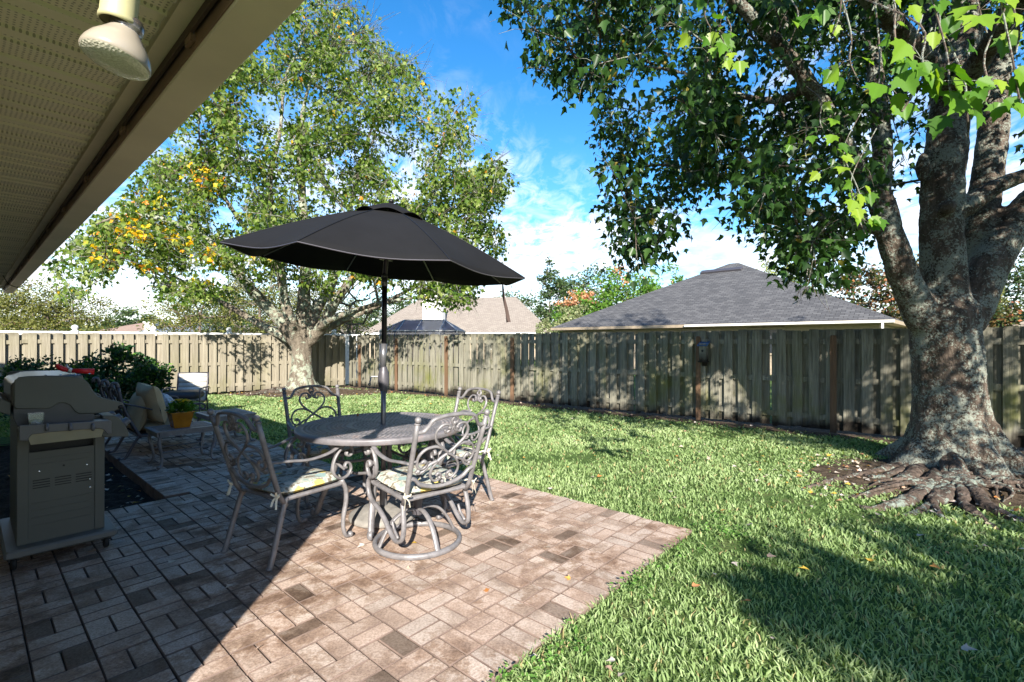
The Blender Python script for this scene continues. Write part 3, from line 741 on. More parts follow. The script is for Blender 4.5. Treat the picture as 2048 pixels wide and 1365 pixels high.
b_.data.polygons.foreach_set('use_smooth', [True]*len(b_.data.polygons))
sm_ = b_.modifiers.new('thick', 'SOLIDIFY'); sm_.thickness = .003
mb = MB()
for sec in range(8):
    for k in range(NA):
        for i in range(5):
            def vp(i, k):
                t = .002+.245*i/5; s_ = k/NA; w = math.sin(math.pi*s_)
                a = A0+(sec+s_)*math.pi/4; c = math.cos(math.pi/8)/math.cos((s_-.5)*math.pi/4)
                r = RR*t*c; z = ZA+.045-(.12*(t/.247)**1.25)+.028*(w)*(t/.247)**4
                return TM @ Vector((r*math.cos(a), r*math.sin(a), z))
            mb.poly([vp(i, k), vp(i+1, k), vp(i+1, k+1), vp(i, k+1)])
b_ = mb.build('vent', M['black_fabric'], um, fix=False)
bb = bmesh.new(); bb.from_mesh(b_.data); bmesh.ops.remove_doubles(bb, verts=bb.verts, dist=.0005); bmesh.ops.recalc_face_normals(bb, faces=bb.faces); bb.to_mesh(b_.data); bb.free()
b_.data.polygons.foreach_set('use_smooth', [True]*len(b_.data.polygons)); sm_ = b_.modifiers.new('thick', 'SOLIDIFY'); sm_.thickness = .003
mb = MB()
for sec in range(8): mb.tube([can_pt(1, k/NA, sec)+Vector((0, 0, -.002)) for k in range(NA+1)], .0038, 5)
mb.build('hem', M['dark_alu'], um)
for sec in range(8):
    mb = MB(); mb.tube([can_pt(t, 0, sec)+Vector((0, 0, .0025)) for t in ts], .0032, 5); mb.build('seam', M['black_metal'], um)
mb = MB(); mb.ball(TM @ Vector((0, 0, ZA+.055)), .022, 10, (1, 1, .8)); mb.build('finial', M['black_metal'], um, smooth=True)
for k in range(8):
    a = A0+k*math.pi/4; d = lambda r, z: TM @ Vector((r*math.cos(a), r*math.sin(a), z))
    mb = MB(); mb.tube([d(rib_r(t), rib_z(t)-.012) for t in (.03, .25, .5, .75, .97)], .006, 6); rb = mb.build('rib', M['rib'], um)
    mb = MB(); mb.tube([d(.05, .15), d(rib_r(.52), rib_z(.52)-.014)], .005, 6); mb.build('strut', M['rib'], rb)
# the closing strap hangs from the rib on the right
p = can_pt(1, 0, 0); ps = [can_pt(1, 0, k) for k in range(8)]
q = max(ps, key=lambda w: w.x-.35*(w.y)) ; q = sorted(ps, key=lambda w: -w.x)[0] if False else sorted(ps, key=lambda w: -w.x)[1]
mb = MB(); mb.tube(cr([q+Vector((-.01, 0, 0)), q+Vector((.0, .0, -.12)), q+Vector((.03, .01, -.26)), q+Vector((.045, .01, -.36))], 5), [.006]+[.008+.0009*i for i in range(15)], 8, .15, (1, 0, 0)); mb.build('strap', simple('strap_webbing', (.05, .03, .025), .8), um)

# ================================================================== DINING CHAIRS
def sub(mb, pts, r, n=7, flat=1., up=None): mb.tube(cr(pts, 5), r, n, flat, up)
def back_pt(x, z):                                   # a point of the reclined back plane
    t = (z-.40)/.53; return Vector((x, -.235-.165*t-.02*math.cos(x/.25*1.4), z))
def scroll_curves():
    c = [[(0, .70), (.055, .745), (.105, .795), (.118, .85), (.085, .895), (.040, .895), (.025, .862), (.050, .845), (.062, .866)],
         [(0, .70), (.06, .66), (.098, .605), (.100, .555), (.068, .515), (.032, .518), (.022, .55), (.045, .565), (.058, .548)],
         [(.045, .735), (.10, .755), (.165, .745), (.205, .70), (.205, .64), (.168, .612), (.138, .640), (.160, .668), (.180, .655)],
         [(.07, .655), (.12, .635), (.150, .60), (.185, .585), (.205, .60)],
         [(.0, .955), (.022, .925), (.010, .90), (0, .885)], [(.0, .885), (.012, .86), (.03, .85)]]
    return c
def build_back(root, sw=0):
    mb = MB()
    for sx in (-1, 1):
        p0 = (sx*.235, -.20, .36) if not sw else (sx*.235, -.20, .36)
        mb.tube([p0, back_pt(sx*.238, .44), back_pt(sx*.243, .60), back_pt(sx*.25, .80), back_pt(sx*.255, .925)], .0165, 10, 1., None)
        mb.ball(back_pt(sx*.255, .945), .021, 10); mb.lathe([(.0155, 0), (.0205, .003), (.0205, .009), (.0155, .012)], 12, Matrix.Translation(back_pt(sx*.2545, .912)))
    mb.tube(cr([back_pt(x, z) for x, z in ((-.25, .865), (-.205, .868), (-.178, .90), (-.15, .938), (-.08, .957), (0, .962), (.08, .957), (.15, .938), (.178, .90), (.205, .868), (.25, .865))], 4), .0145, 8, .8)
    mb.tube(cr([back_pt(x, z) for x, z in ((-.238, .56), (-.20, .545), (-.16, .505), (-.08, .478), (0, .47), (.08, .478), (.16, .505), (.20, .545), (.238, .56))], 4), .0145, 8, .8)
    mb.build('back_frame', M['alu'], root, smooth=True)
    mb = MB()
    for c in scroll_curves():
        for sx in (-1, 1): sub(mb, [back_pt(sx*x, z) for x, z in c], .0105, 7, .8)
    for x, z in ((0, .905), (.028, .875), (-.028, .875), (0, .50), (.028, .53), (-.028, .53), (.158, .66), (-.158, .66), (.19, .60), (-.19, .60)):
        mb.ball(back_pt(x, z), .015, 7)
    for x in (.205, -.205): mb.tube([back_pt(x, .67), back_pt(x*1.18, .67)], .009, 6)
    mb.build('scrollwork', M['alu'], root, smooth=True)
def build_arm(root, sx, sw):
    mb = MB(); X = sx*.262
    a = [back_pt(sx*.243, .655)+Vector((0, .01, 0)), (X, -.20, .645), (sx*.275, -.06, .628), (sx*.278, .08, .640), (sx*.275, .17, .668), (sx*.272, .245, .675), (sx*.272, .285, .648), (sx*.272, .290, .612), (sx*.272, .265, .590), (sx*.272, .240, .603), (sx*.272, .243, .624)]
    mb.tube(cr(a, 5), .0185, 8, .5, (1, 0, 0))
    # S-shaped support between arm and seat
    b = [(sx*.272, .215, .668), (sx*.270, .155, .61), (sx*.266, .130, .54), (sx*.262, .150, .475), (sx*.260, .205, .440), (sx*.260, .262, .450), (sx*.260, .290, .492), (sx*.260, .278, .530), (sx*.260, .250, .540), (sx*.260, .236, .518), (sx*.260, .252, .506)]
    mb.tube(cr(b, 5), .0155, 8, .62, (1, 0, 0))
    mb.build('arm', M['alu'], root, smooth=True)
def chair(name, loc, face, label, swivel=False):
    rz = math.atan2(-face[0], face[1])
    root = empty(name, loc, rz, label, 'chair', 'dining chairs around the round table')
    build_back(root, swivel)
    for sx in (-1, 1): build_arm(root, sx, swivel)
    mb = MB(); c = [(-.225, -.215), (.225, -.215), (.248, .21), (.16, .245), (-.16, .245), (-.248, .21)]
    for k in range(6):
        p, q = c[k], c[(k+1) % 6]; mb.tube([(p[0], p[1], .40), (q[0], q[1], .40)], .016, 8, .9)
    for k in range(5): y = -.17+.09*k; mb.box((0, y, .404), (.46, .045, .006))
    mb.build('seat_frame', M['alu'], root)
    if not swivel:
        for sx in (-1, 1):
            mb = MB(); mb.tube(cr([(sx*.232, -.20, .41), (sx*.238, -.225, .34), (sx*.245, -.265, .20), (sx*.250, -.305, .06), (sx*.252, -.325, .0)], 4), .0175, 8); mb.ball((sx*.252, -.325, .012), .021, 8, (1, 1, .6)); mb.build('leg', M['alu'], root, smooth=True)
            mb = MB(); mb.tube(cr([(sx*.256, .21, .43), (sx*.258, .245, .36), (sx*.258, .250, .27), (sx*.258, .228, .17), (sx*.258, .225, .09), (sx*.258, .248, .025), (sx*.258, .285, .018)], 4), [.019]*12+[.0165]*13, 8, .8, (1, 0, 0)); mb.ball((sx*.258, .288, .022), .022, 8); mb.build('leg', M['alu'], root, smooth=True)
    else:
        for sx in (-1, 1):
            mb = MB(); s_ = [(sx*.260, .155, .53), (sx*.262, .165, .46), (sx*.262, .245, .42), (sx*.262, .262, .35), (sx*.262, .21, .285), (sx*.262, .10, .26), (sx*.260, .0, .215), (sx*.258, -.085, .155), (sx*.254, -.165, .125), (sx*.250, -.23, .155), (sx*.245, -.245, .23), (sx*.24, -.225, .32), (sx*.236, -.205, .38)]
            mb.tube(cr(s_, 5), .018, 8, .75, (1, 0, 0)); mb.tube(cr([(sx*.254, -.19, .15), (sx*.254, -.13, .19), (sx*.254, -.10, .235)], 4), .010, 6); mb.build('side_frame', M['alu'], root, smooth=True)
        mb = MB(); mb.lathe([(.001, .375), (.045, .37), (.045, .33), (.034, .32), (.030, .24), (.040, .235), (.040, .20), (.02, .19), (.001, .19)], 20); mb.box((0, 0, .385), (.20, .26, .012)); mb.build('swivel_hub', M['dark_alu'], root, smooth=False)
        mb = MB(); pts = [(.29*math.cos(2*math.pi*k/48), .29*math.sin(2*math.pi*k/48), .018) for k in range(49)]; mb.tube(pts, .021, 10, .85, (0, 0, 1), caps=False); mb.build('base_ring', M['alu'], root, smooth=True)
        for k in range(4):
            a = math.pi/2*k+R(-2); d = lambda r, z: (r*math.cos(a), r*math.sin(a), z)
            mb = MB(); mb.tube(cr([d(.02, .235), d(.09, .235), d(.17, .20), d(.235, .125), d(.275, .05), d(.29, .02)], 5), .019, 8, .6, (-math.sin(a), math.cos(a), 0)); mb.build('leg', M['alu'], root, smooth=True)
    return root
def cushion(root_loc, rz, label, z=.412, w=.25, d=.245, name='seat_cushion', mat='floral', h=.062, ties=True, grp='print seat cushions on the dining chairs'):
    root = empty(name, root_loc, rz, label, 'cushion', grp)
    nx = 26; mb = MB(); idx = {}
    for sgn in (1, -1):
        for i in range(nx+1):
            for j in range(nx+1):
                x = -1+2*i/nx; y = -1+2*j/nx
                e = max(abs(x), abs(y)); prof = (1-e**5)**.5
                t = .62 if sgn > 0 else .38
                sq = 1-.10*(abs(x)**2*abs(y)**2)
                wx = w*(1.0+.05*y)
                puff = 1-.16*math.exp(-((abs(x)-.0)**2+(abs(y))**2)/.02)
                lump = .006*noise.noise(Vector((x*2.5+loc_seed[0], y*2.5, sgn)))
                idx[(sgn, i, j)] = mb.vert((x*wx*sq, y*d*sq+.01, z+h*.42+sgn*(h*t*prof*puff+.001)+lump*prof+(.014*(x*x) if sgn > 0 else 0)*0))
        for i in range(nx):
            for j in range(nx):
                q = [idx[(sgn, i, j)], idx[(sgn, i+1, j)], idx[(sgn, i+1, j+1)], idx[(sgn, i, j+1)]]
                mb.face(q if sgn > 0 else q[::-1])
    mb.build('pad', M[mat], root, smooth=True, fix=False)
    loc_seed[0] += 3.7
    if ties:
        mb = MB()
        for k in range(0, 1): pass
        e = [(w*1.0, -d), (w*1.05, d), (-w*1.05, d), (-w, -d)]
        for sx in (-1, 1):
            mb = MB(); bx, by, bz = sx*.245, -.245, z+.03
            mb.tube(cr([(sx*.215, -.20, bz), (bx, by+.0, bz+.012), (bx+sx*.012, by-.03, bz)], 4), .006, 6, .4)
            mb.ball((bx+sx*.012, by-.026, bz), .012, 7)
            for dx, dy, dz in ((.025, -.02, -.075), (-.010, -.03, -.06), (.025, -.02, .03), (-.015, -.03, .02)):
                mb.tube(cr([(bx+sx*.012, by-.026, bz), (bx+sx*dx*.6, by-.026+dy*.6, bz+dz*.4), (bx+sx*dx, by-.026+dy, bz+dz)], 4), .007, 5, .25)
            mb.build('tie', M['tie'], root)
    return root
loc_seed = [0.]
CH = [((-1.53, 3.37, 0), (.52, .86), 'scroll back armchair half in shade at the front left of the table', False, 'floral seat cushion tied to the front left armchair half in shade'),
      ((-1.70, 4.46, 0), (.66, -.75), 'scroll back armchair facing the camera behind the left of the table', False, 'bluish floral seat cushion on the armchair behind the table left'),
      ((-.58, 4.20, 0), (-.66, -.75), 'sunlit scroll back armchair behind the table at the lawn edge', False, 'floral seat cushion on the armchair beside the lawn edge'),
      ((-.66, 3.40, 0), (-.64, .77), 'swivel rocker armchair on a round ring base seen from behind', True, 'sunlit floral seat cushion on the swivel rocker with yellow flowers')]
for loc, fc, lab, sw, cl_ in CH:
    c_ = chair('dining_chair' if not sw else 'swivel_chair', loc, fc, lab, sw)
    cushion(loc, c_.rotation_euler.z, cl_)
    if sw: # tipped back on its spring
        for ch in [x for x in bpy.data.objects if x.parent == c_ and x.name.split('.')[0] not in ('base_ring', 'leg', 'swivel_hub')]: ch.matrix_basis = Matrix.Translation((0, -.012, .012)) @ Matrix.Rotation(R(3), 4, 'X')
        cu = [x for x in bpy.data.objects if x.get('label') == cl_][0]
        for ch in [x for x in bpy.data.objects if x.parent == cu]: ch.matrix_basis = Matrix.Translation((0, -.012, .012)) @ Matrix.Rotation(R(3), 4, 'X')
# acorn on the table
ac = MB(); ac.ball((0, 0, .012), .011, 8, (1, 1, 1.1)); ac.ball((0, 0, .022), .008, 8); a_ = ac.build('acorn', simple('acorn', (.25, .10, .03), .5), smooth=True, loc=(-1.37, 4.31, TT+.002)); tag(a_, 'small brown acorn lying on the back left of the tabletop', 'acorn')

# ================================================================== LOUNGE CORNER
def lattice_table(name, u, v, w, d, h, rz, label, cat):
    """low table with woven top: w along v (local x), d along u (local y)"""
    root = empty(name, UV(u, v), rz, label, cat)
    mb = MB(); n = 15
    for i in range(n): x = -w/2+.03+(w-.06)*i/(n-1); mb.box((x, 0, h-.008), (.018, d-.05, .008))
    n2 = int(n*d/w)
    for i in range(n2): y = -d/2+.03+(d-.06)*i/(n2-1); mb.box((0, y, h-.003), (w-.05, .018, .008))
    for sx in (-1, 1): mb.box((sx*(w/2-.022), 0, h-.004), (.044, d, .016), ch=.003)
    for sy in (-1, 1): mb.box((0, sy*(d/2-.022), h-.0035), (w-.06, .043, .016))
    mb.build('tabletop', M['alu'], root)
    mb = MB()
    for sx in (-1, 1): mb.box((sx*(w/2-.02), 0, h-.037), (.022, d-.03, .048), ch=.004)
    for sy in (-1, 1): mb.box((0, sy*(d/2-.02), h-.036), (w-.07, .021, .045))
    mb.build('apron', M['alu'], root)
    for sx in (-1, 1):
        for sy in (-1, 1):
            bx, by = sx*(w/2-.05), sy*(d/2-.05); k = .7
            o = lambda r, z: (bx+sx*r*k, by+sy*r*k, z)
            mb = MB(); mb.tube(cr([o(-.02, h-.02), o(.01, h*.85), o(.018, h*.66), o(-.012, h*.42), o(-.028, h*.22), o(-.008, h*.07), o(.03, .016), o(.05, .03)], 4), [.020]*12+[.016]*16+[.014], 8, .8); mb.build('leg', M['alu'], root, smooth=True)
    mb = MB(); mb.tube([(0, -d/2+.07, h*.42), (0, d/2-.07, h*.42)], .009, 6)
    for sy in (-1, 1): mb.tube([(-w/2+.06, sy*(d/2-.07), h*.42), (w/2-.06, sy*(d/2-.07), h*.42)], .009, 6)
    mb.build('stretcher', M['alu'], root); return root
lattice_table('side_table', 6.64, 1.69, .62, .50, .41, ROT, 'low metal side table carrying the yellow flower pot', 'side table')
lattice_table('coffee_table', 7.55, 2.44, .56, .72, .40, ROT, 'low metal coffee table behind the side table at the patio edge', 'coffee table')
# flower pot
pc = at(361, 0, 5.62); pot = empty('flower_pot', (pc.x, 5.62, .412), ROT, 'square ochre glazed pot of yellow flowers on the side table', 'flower pot')
mb = MB()
def sq_ring(mb, h_, z): return [mb.vert((sx*h_, sy*h_, z)) for sx, sy in ((1, 1), (-1, 1), (-1, -1), (1, -1))]
r4 = [sq_ring(mb, .072, 0), sq_ring(mb, .078, .008), sq_ring(mb, .108, .165), sq_ring(mb, .114, .172), sq_ring(mb, .114, .183), sq_ring(mb, .100, .183), sq_ring(mb, .095, .15)]
mb.face(r4[0][::-1])
for a, b in zip(r4, r4[1:]):
    for k in range(4): mb.face((a[k], a[(k+1) % 4], b[(k+1) % 4], b[k]))
mb.build('pot', M['glaze'], pot, bevel=.004)
mb = MB(); mb.box((0, 0, .16), (.188, .188, .01)); mb.build('soil', M['potting_soil'], pot)
P = []; D = []; 
for _ in range(420):
    a = random.uniform(0, 6.28); el = random.uniform(-.1, 1.4); r = random.uniform(.05, .135)
    d = Vector((math.cos(a)*math.cos(el), math.sin(a)*math.cos(el), math.sin(el)*.75)); P.append(Vector((0, 0, .19))+d*r); D.append(d+Vector((random.gauss(0, .4), random.gauss(0, .4), .1)))
leaf_cloud('leaves', P, D, rng.uniform(.03, .055, len(P)), M['pot_leaf'], rng.random(len(P)), pot, 'oval')
for _ in range(34):
    a = random.uniform(0, 6.28); r = .105*math.sqrt(random.random()); c = Vector((r*math.cos(a), r*math.sin(a), .315-2.2*r*r+random.uniform(-.008, .01)))
    mb = MB()
    for k in range(9):
        b = k*2*math.pi/9; e = Vector((math.cos(b), math.sin(b), .25)); f = Vector((-math.sin(b), math.cos(b), 0)); mb.rnd = random.random()
        mb.poly([c, c+e*.014+f*.0055, c+e*.021, c+e*.014-f*.0055])
    mb.ball(c+Vector((0, 0, .002)), .0055, 6); mb.build('flower', M['flower'], pot, fix=False)
mb = MB(); mb.tube([(0, 0, .16), (.005, 0, .24)], .012, 6)
for k in range(6): mb.tube([(0, 0, .19), (.07*math.cos(k), .07*math.sin(k), .27)], .004, 5)
mb.build('stems', M['pot_leaf'], pot)

# loveseat; local x = v (towards the yard), y = u
ls = empty('loveseat', UV(7.78, 1.28), ROT, 'cast metal loveseat with tan cushions beside the shrubs', 'loveseat')
LW = .60
def lb(y, z):                                         # back plane
    t = (z-.29)/.59; return Vector((.10-.20*t-.03*math.sin(math.pi*t), y, z))
mb = MB()
for y in (-LW, 0, LW):
    mb.tube(cr([lb(y, .25), lb(y, .45), lb(y, .65), lb(y, .86)], 4), .019, 8)
    mb.tube(cr([lb(y, .86), lb(y, .90)+Vector((-.01, 0, .01)), lb(y, .90)+Vector((-.045, 0, .012)), lb(y, .86)+Vector((-.06, 0, 0))], 4), [.021]*7+[.019]*5+[.015], 8)
for c in (-LW/2, LW/2):
    mb.tube(cr([lb(c+x, z) for x, z in ((-.29, .80), (-.2, .84), (0, .87), (.2, .84), (.29, .80))], 4), .015, 7)
    mb.tube(cr([lb(c+x, z) for x, z in ((-.29, .40), (-.15, .36), (0, .35), (.15, .36), (.29, .40))], 4), .015, 7)
mb.build('back_frame', M['dark_alu'], ls, smooth=True)
mb = MB()
for c in (-LW/2, LW/2):
    for s_ in (-1, 1):
        for cc in ([(0, .60), (.07, .68), (.13, .75), (.09, .82), (.03, .80), (.05, .76)], [(0, .60), (.08, .53), (.13, .46), (.09, .39), (.03, .41), (.05, .45)], [(.06, .66), (.16, .68), (.25, .62), (.24, .54), (.17, .53), (.17, .58)]):
            mb.tube(cr([lb(c+s_*x, z) for x, z in cc], 4), .010, 6)
mb.build('scrollwork', M['dark_alu'], ls, smooth=True)
mb = MB()
for y in (-LW, LW): mb.tube([(.10, y, .27), (.74, y, .27)], .017, 7)
for x in (.10, .74): mb.tube([(x, -LW, .27), (x, LW, .27)], .017, 7)
mb.box((.42, 0, .272), (.60, 2*LW-.04, .008)); mb.build('seat_frame', M['dark_alu'], ls)
for y in (-LW, 0, LW):
    mb = MB(); mb.tube(cr([(.11, y, .28), (.06, y, .20), (.01, y, .10), (-.03, y, .03), (-.075, y, .02), (-.09, y, .045)], 4), .018, 8, .8); mb.build('leg', M['dark_alu'], ls, smooth=True)
for y in (-LW, LW):
    mb = MB(); mb.tube(cr([(.74, y, .30), (.77, y, .20), (.745, y, .10), (.77, y, .03), (.82, y, .022), (.83, y, .045)], 4), .018, 8, .8); mb.build('leg', M['dark_alu'], ls, smooth=True)
    mb = MB(); mb.tube(cr([lb(y, .68), (.10, y, .625), (.28, y, .565), (.46, y, .555), (.62, y, .60), (.74, y, .605), (.795, y, .575), (.79, y, .535), (.755, y, .530), (.745, y, .555)], 5), .021, 8, .5, (0, 1, 0))
    mb.tube(cr([(.70, y, .60), (.63, y, .52), (.62, y, .42), (.68, y, .34), (.74, y, .29)], 4), .015, 7); mb.build('arm', M['dark_alu'], ls, smooth=True)
def soft_box(mb, c, d, mat=None, puff=.25, p=3.5, n=12):
    """pillow-like superellipsoid"""
    c = Vector(c)
    def f(a, e): 
        s = lambda w, k: math.copysign(abs(w)**k, w)
        k = 2/p
        v = Vector((d[0]/2*s(math.cos(e), k)*s(math.cos(a), k), d[1]/2*s(math.cos(e), k)*s(math.sin(a), k), d[2]/2*s(math.sin(e), 2/2.4)))
        return c+(mat @ v if mat else v)
    N = n*3; rings = [[mb.vert(f(2*math.pi*i/N, -math.pi/2+math.pi*j/n)) for i in range(N)] for j in range(1, n)]
    b0 = mb.vert(f(0, -math.pi/2)); t0 = mb.vert(f(0, math.pi/2))
    for a, b in zip(rings, rings[1:]):
        for i in range(N): mb.face((a[i], a[(i+1) % N], b[(i+1) % N], b[i]))
    for i in range(N): mb.face((b0, rings[0][(i+1) % N], rings[0][i])); mb.face((t0, rings[-1][i], rings[-1][(i+1) % N]))
def pillow_mesh(mb, w, d, h, mat):
    n = 22; idx = {}
    for sg in (1, -1):
        for i in range(n+1):
            for j in range(n+1):
                x = -1+2*i/n; y = -1+2*j/n
                th = h/2*max(0, (1-x**4)*(1-y**4))**.55
                p = Vector((w/2*x*(1-.09*(1-y*y)), d/2*y*(1-.09*(1-x*x)), sg*th+.008*noise.noise(Vector((x*2, y*2, h*30+sg)))))
                idx[(sg, i, j)] = mb.vert(mat @ p if mat else p)
        for i in range(n):
            for j in range(n):
                q = [idx[(sg, i, j)], idx[(sg, i+1, j)], idx[(sg, i+1, j+1)], idx[(sg, i, j+1)]]
                mb.face(q if sg > 0 else q[::-1])
def pillow(name, loc, d, mat, label, cat, rot=None):
    mb = MB(); pillow_mesh(mb, d[0], d[1], d[2], rot); o = mb.build(name, M[mat], smooth=True, loc=loc, rz=ROT, fix=False); return tag(o, label, cat)
def soft(name, loc, d, mat, label, cat, rot=None, p=3.5, grp=None):
    mb = MB(); soft_box(mb, (0, 0, 0), d, rot, p=p); o = mb.build(name, M[mat], smooth=True, loc=loc, rz=ROT); return tag(o, label, cat, grp)
soft('bench_cushion', UV(7.78, 1.28+.44, .345), (.66, 1.16, .14), 'tan_cloth', 'thick tan seat cushion on the loveseat', 'cushion')
pillow('throw_pillow', UV(7.36, 1.28+.26, .64), (.50, .50, .20), 'tan_cloth', 'tan square pillow leaning on the near end of the loveseat', 'pillow', Matrix.Rotation(R(-20), 3, 'X') @ Matrix.Rotation(R(74), 3, 'Y') @ Matrix.Rotation(R(24), 3, 'Z'))
pillow('back_cushion', UV(7.50, 1.28+.15, .54), (.50, .58, .17), 'tan_cloth', 'tan back cushion upright against the loveseat scrollwork', 'cushion', Matrix.Rotation(R(104), 3, 'Y'))
pillow('printed_pillow', UV(7.44, 1.28+.50, .54), (.34, .34, .13), 'print_cloth', 'small grey printed pillow in front of the tan pillow', 'pillow', Matrix.Rotation(R(12), 3, 'X') @ Matrix.Rotation(R(62), 3, 'Y') @ Matrix.Rotation(R(24), 3, 'Z'))

# sling chair with a black bolster, facing the camera to the right
sc_loc = at(374, 0, 8.7); sc_ = empty('sling_chair', (sc_loc.x, 8.7, 0), math.atan2(-.30, -.95), 'low sling chair of pale mesh with a black cushion by the lawn', 'chair')
mb = MB()
for sx in (-1, 1):
    mb.tube(cr([(sx*.24, .30, .38), (sx*.24, .0, .33), (sx*.24, -.20, .33), (sx*.24, -.27, .42), (sx*.24, -.36, .82)], 5), .014, 7)
    mb.tube(cr([(sx*.27, -.30, .56), (sx*.285, -.1, .575), (sx*.285, .24, .575), (sx*.285, .30, .55), (sx*.285, .31, .45), (sx*.285, .31, .0)], 5), .013, 7)
    mb.tube([(sx*.285, -.05, .575), (sx*.27, -.25, .0)], .012, 7)
mb.tube([(-.24, -.36, .82), (.24, -.36, .82)], .012, 7); mb.tube([(-.285, .29, .30), (.285, .29, .30)], .011, 7); mb.tube([(-.27, -.2, .14), (.27, -.2, .14)], .011, 7)
mb.build('frame', M['dark_alu'], sc_, smooth=True)
mb = MB(); pr = cr([(0, .30, .385), (0, .0, .335), (0, -.20, .335), (0, -.27, .425), (0, -.36, .815)], 5)
for a, b in zip(pr, pr[1:]): mb.poly([(-.235, a.y, a.z), (.235, a.y, a.z), (.235, b.y, b.z), (-.235, b.y, b.z)])
o = mb.build('sling', M['sling'], sc_, smooth=True); sm_ = o.modifiers.new('t', 'SOLIDIFY'); sm_.thickness = .004
mb = MB(); soft_box(mb, (.04, .06, .45), (.60, .52, .17), None, p=4)
o = mb.build('chair_cushion', M['black_cushion'], smooth=True, loc=sc_.location, rz=sc_.rotation_euler.z); tag(o, 'plump black cushion lying on the sling chair seat', 'cushion')

# ================================================================== GRILL  (local x = v, y = u)
GU = 4.22
gr = empty('gas_grill', UV(0, 0), ROT, 'grey gas grill on a wheeled cart at the planting bed', 'grill')
def crop(pts, U, ox=0., oy=720., k=6.823): return [on_u(ox+x/k, oy+y/k, U) for x, y in pts]
cap = crop([(192, 640), (190, 330), (205, 280), (260, 240), (400, 222), (700, 215), (950, 225), (1080, 240), (1160, 270), (1220, 330), (1270, 420), (1330, 490), (1380, 515), (1660, 580), (1690, 605), (1692, 640), (1670, 662), (1560, 700), (1300, 735), (1080, 740), (1020, 700), (960, 620), (880, 590), (800, 592), (740, 630), (700, 658), (640, 670), (220, 672)], GU)
def inset(o, d):
    cx_ = sum(p[0] for p in o)/len(o); cy_ = sum(p[1] for p in o)/len(o)
    return [(cx_+(p[0]-cx_)*(1-d), cy_+(p[1]-cy_)*(1-d*1.5)) for p in o]
for g_ in (0, .84):
    mb = MB(); mb.prism(cap, GU+g_, GU+g_+.035, lambda p, q, t: (p, t, q)); mb.build('end_cap', M['grill_grey'], gr, bevel=.006)
v0, v1 = cap[0][0], cap[10][0]; zt = cap[5][1]; zb = cap[0][1]
hood = [(v0-.012, zb), (v0-.014, cap[2][1]-.03), (v0+.01, zt-.025), (v0+.07, zt-.004), (v0+.32, zt-.004), (cap[9][0]-.02, cap[9][1]-.01), (cap[11][0]-.02, cap[11][1]-.01), (cap[11][0]-.02, zb)]
mb = MB(); mb.prism(hood, GU+.0352, GU+.8398, lambda p, q, t: (p, t, q)); mb.build('hood', simple('hood_porcelain', (.10, .09, .075), .28), gr, bevel=.012)
for k in range(4):
    mb = MB(); mb.lathe([(.0005, .006), (.006, .004), (.008, 0)], 10, Matrix.Translation((v0+.14+.07*k, GU+.016, zt+.0)) ); mb.build('rivet', M['screw'], gr)
mb = MB(); hx, hz_ = cap[15][0]-.018, cap[15][1]; mb.tube([(hx, GU-.004, hz_), (hx, GU+.88, hz_)], .014, 12); mb.build('handle', M['grill_dark'], gr, smooth=True)
mb = MB(); mb.prism([(v0-.01, zb+.02), (v0-.05, zb+.05), (v0-.075, zb+.02), (v0-.06, zb-.03), (v0-.01, zb-.06)], GU+.04, GU+.83, lambda p, q, t: (p, t, q)); mb.build('hinge_cover', M['grill_grey'], gr, bevel=.006)
# fire box under the hood
fb = crop([(185, 560), (185, 800), (1290, 790), (1290, 600)], GU+.012)
mb = MB(); mb.prism([fb[0], fb[1], (fb[1][0]+.02, fb[1][1]-.06), (fb[2][0]-.02, fb[2][1]-.06), fb[2], fb[3]], GU+.012, GU+.86, lambda p, q, t: (p, t, q)); mb.build('fire_box', simple('fire_box_enamel', (.07, .07, .075), .45), gr, bevel=.004)
# end shelf with curved lip (towards the camera)
sh = crop([(205, 815), (1400, 795)], GU); SU = GU-.14
fr = crop([(262, 905), (262, 1080), (275, 1105), (385, 1108), (400, 1060), (440, 1020), (700, 988), (1000, 962), (1370, 938), (1420, 955), (1445, 990), (1470, 1015), (1525, 1008), (1525, 840), (1500, 830), (800, 868), (300, 895)], SU)
mb = MB(); mb.prism(fr, SU, SU+.016, lambda p, q, t: (p, t, q)); mb.build('shelf_lip', M['grill_shelf'], gr, bevel=.004)
va, vb = fr[0][0], fr[12][0]; zs = min(fr[14][1], fr[16][1])-.002
mb = MB(); mb.box(((va+vb)/2, (SU+GU)/2+.014, zs-.008), (vb-va-.004, GU-SU+.022, .014), ch=.003); mb.build('shelf', M['grill_shelf'], gr)
mb = MB(); mb.prism([(va+.03, zs-.022), (va+.05, zs-.10), (vb-.05, zs-.10), (vb-.03, zs-.022)], SU+.03, SU+.036, lambda p, q, t: (p, t-.02+0*(q), q)); mb.build('shelf_underside', M['grill_cream'], gr)
for px_ in (640, 960, 1265):
    vv, zz2 = crop([(px_, 915)], SU)[0]
    mb = MB(); mb.tube([(vv, SU-.004, zz2+.022), (vv, SU-.008, zz2), (vv, SU-.018, zz2-.022)], [.008, .011, .008], 8); mb.build('tool_hook', M['grill_shelf'], gr, smooth=True)
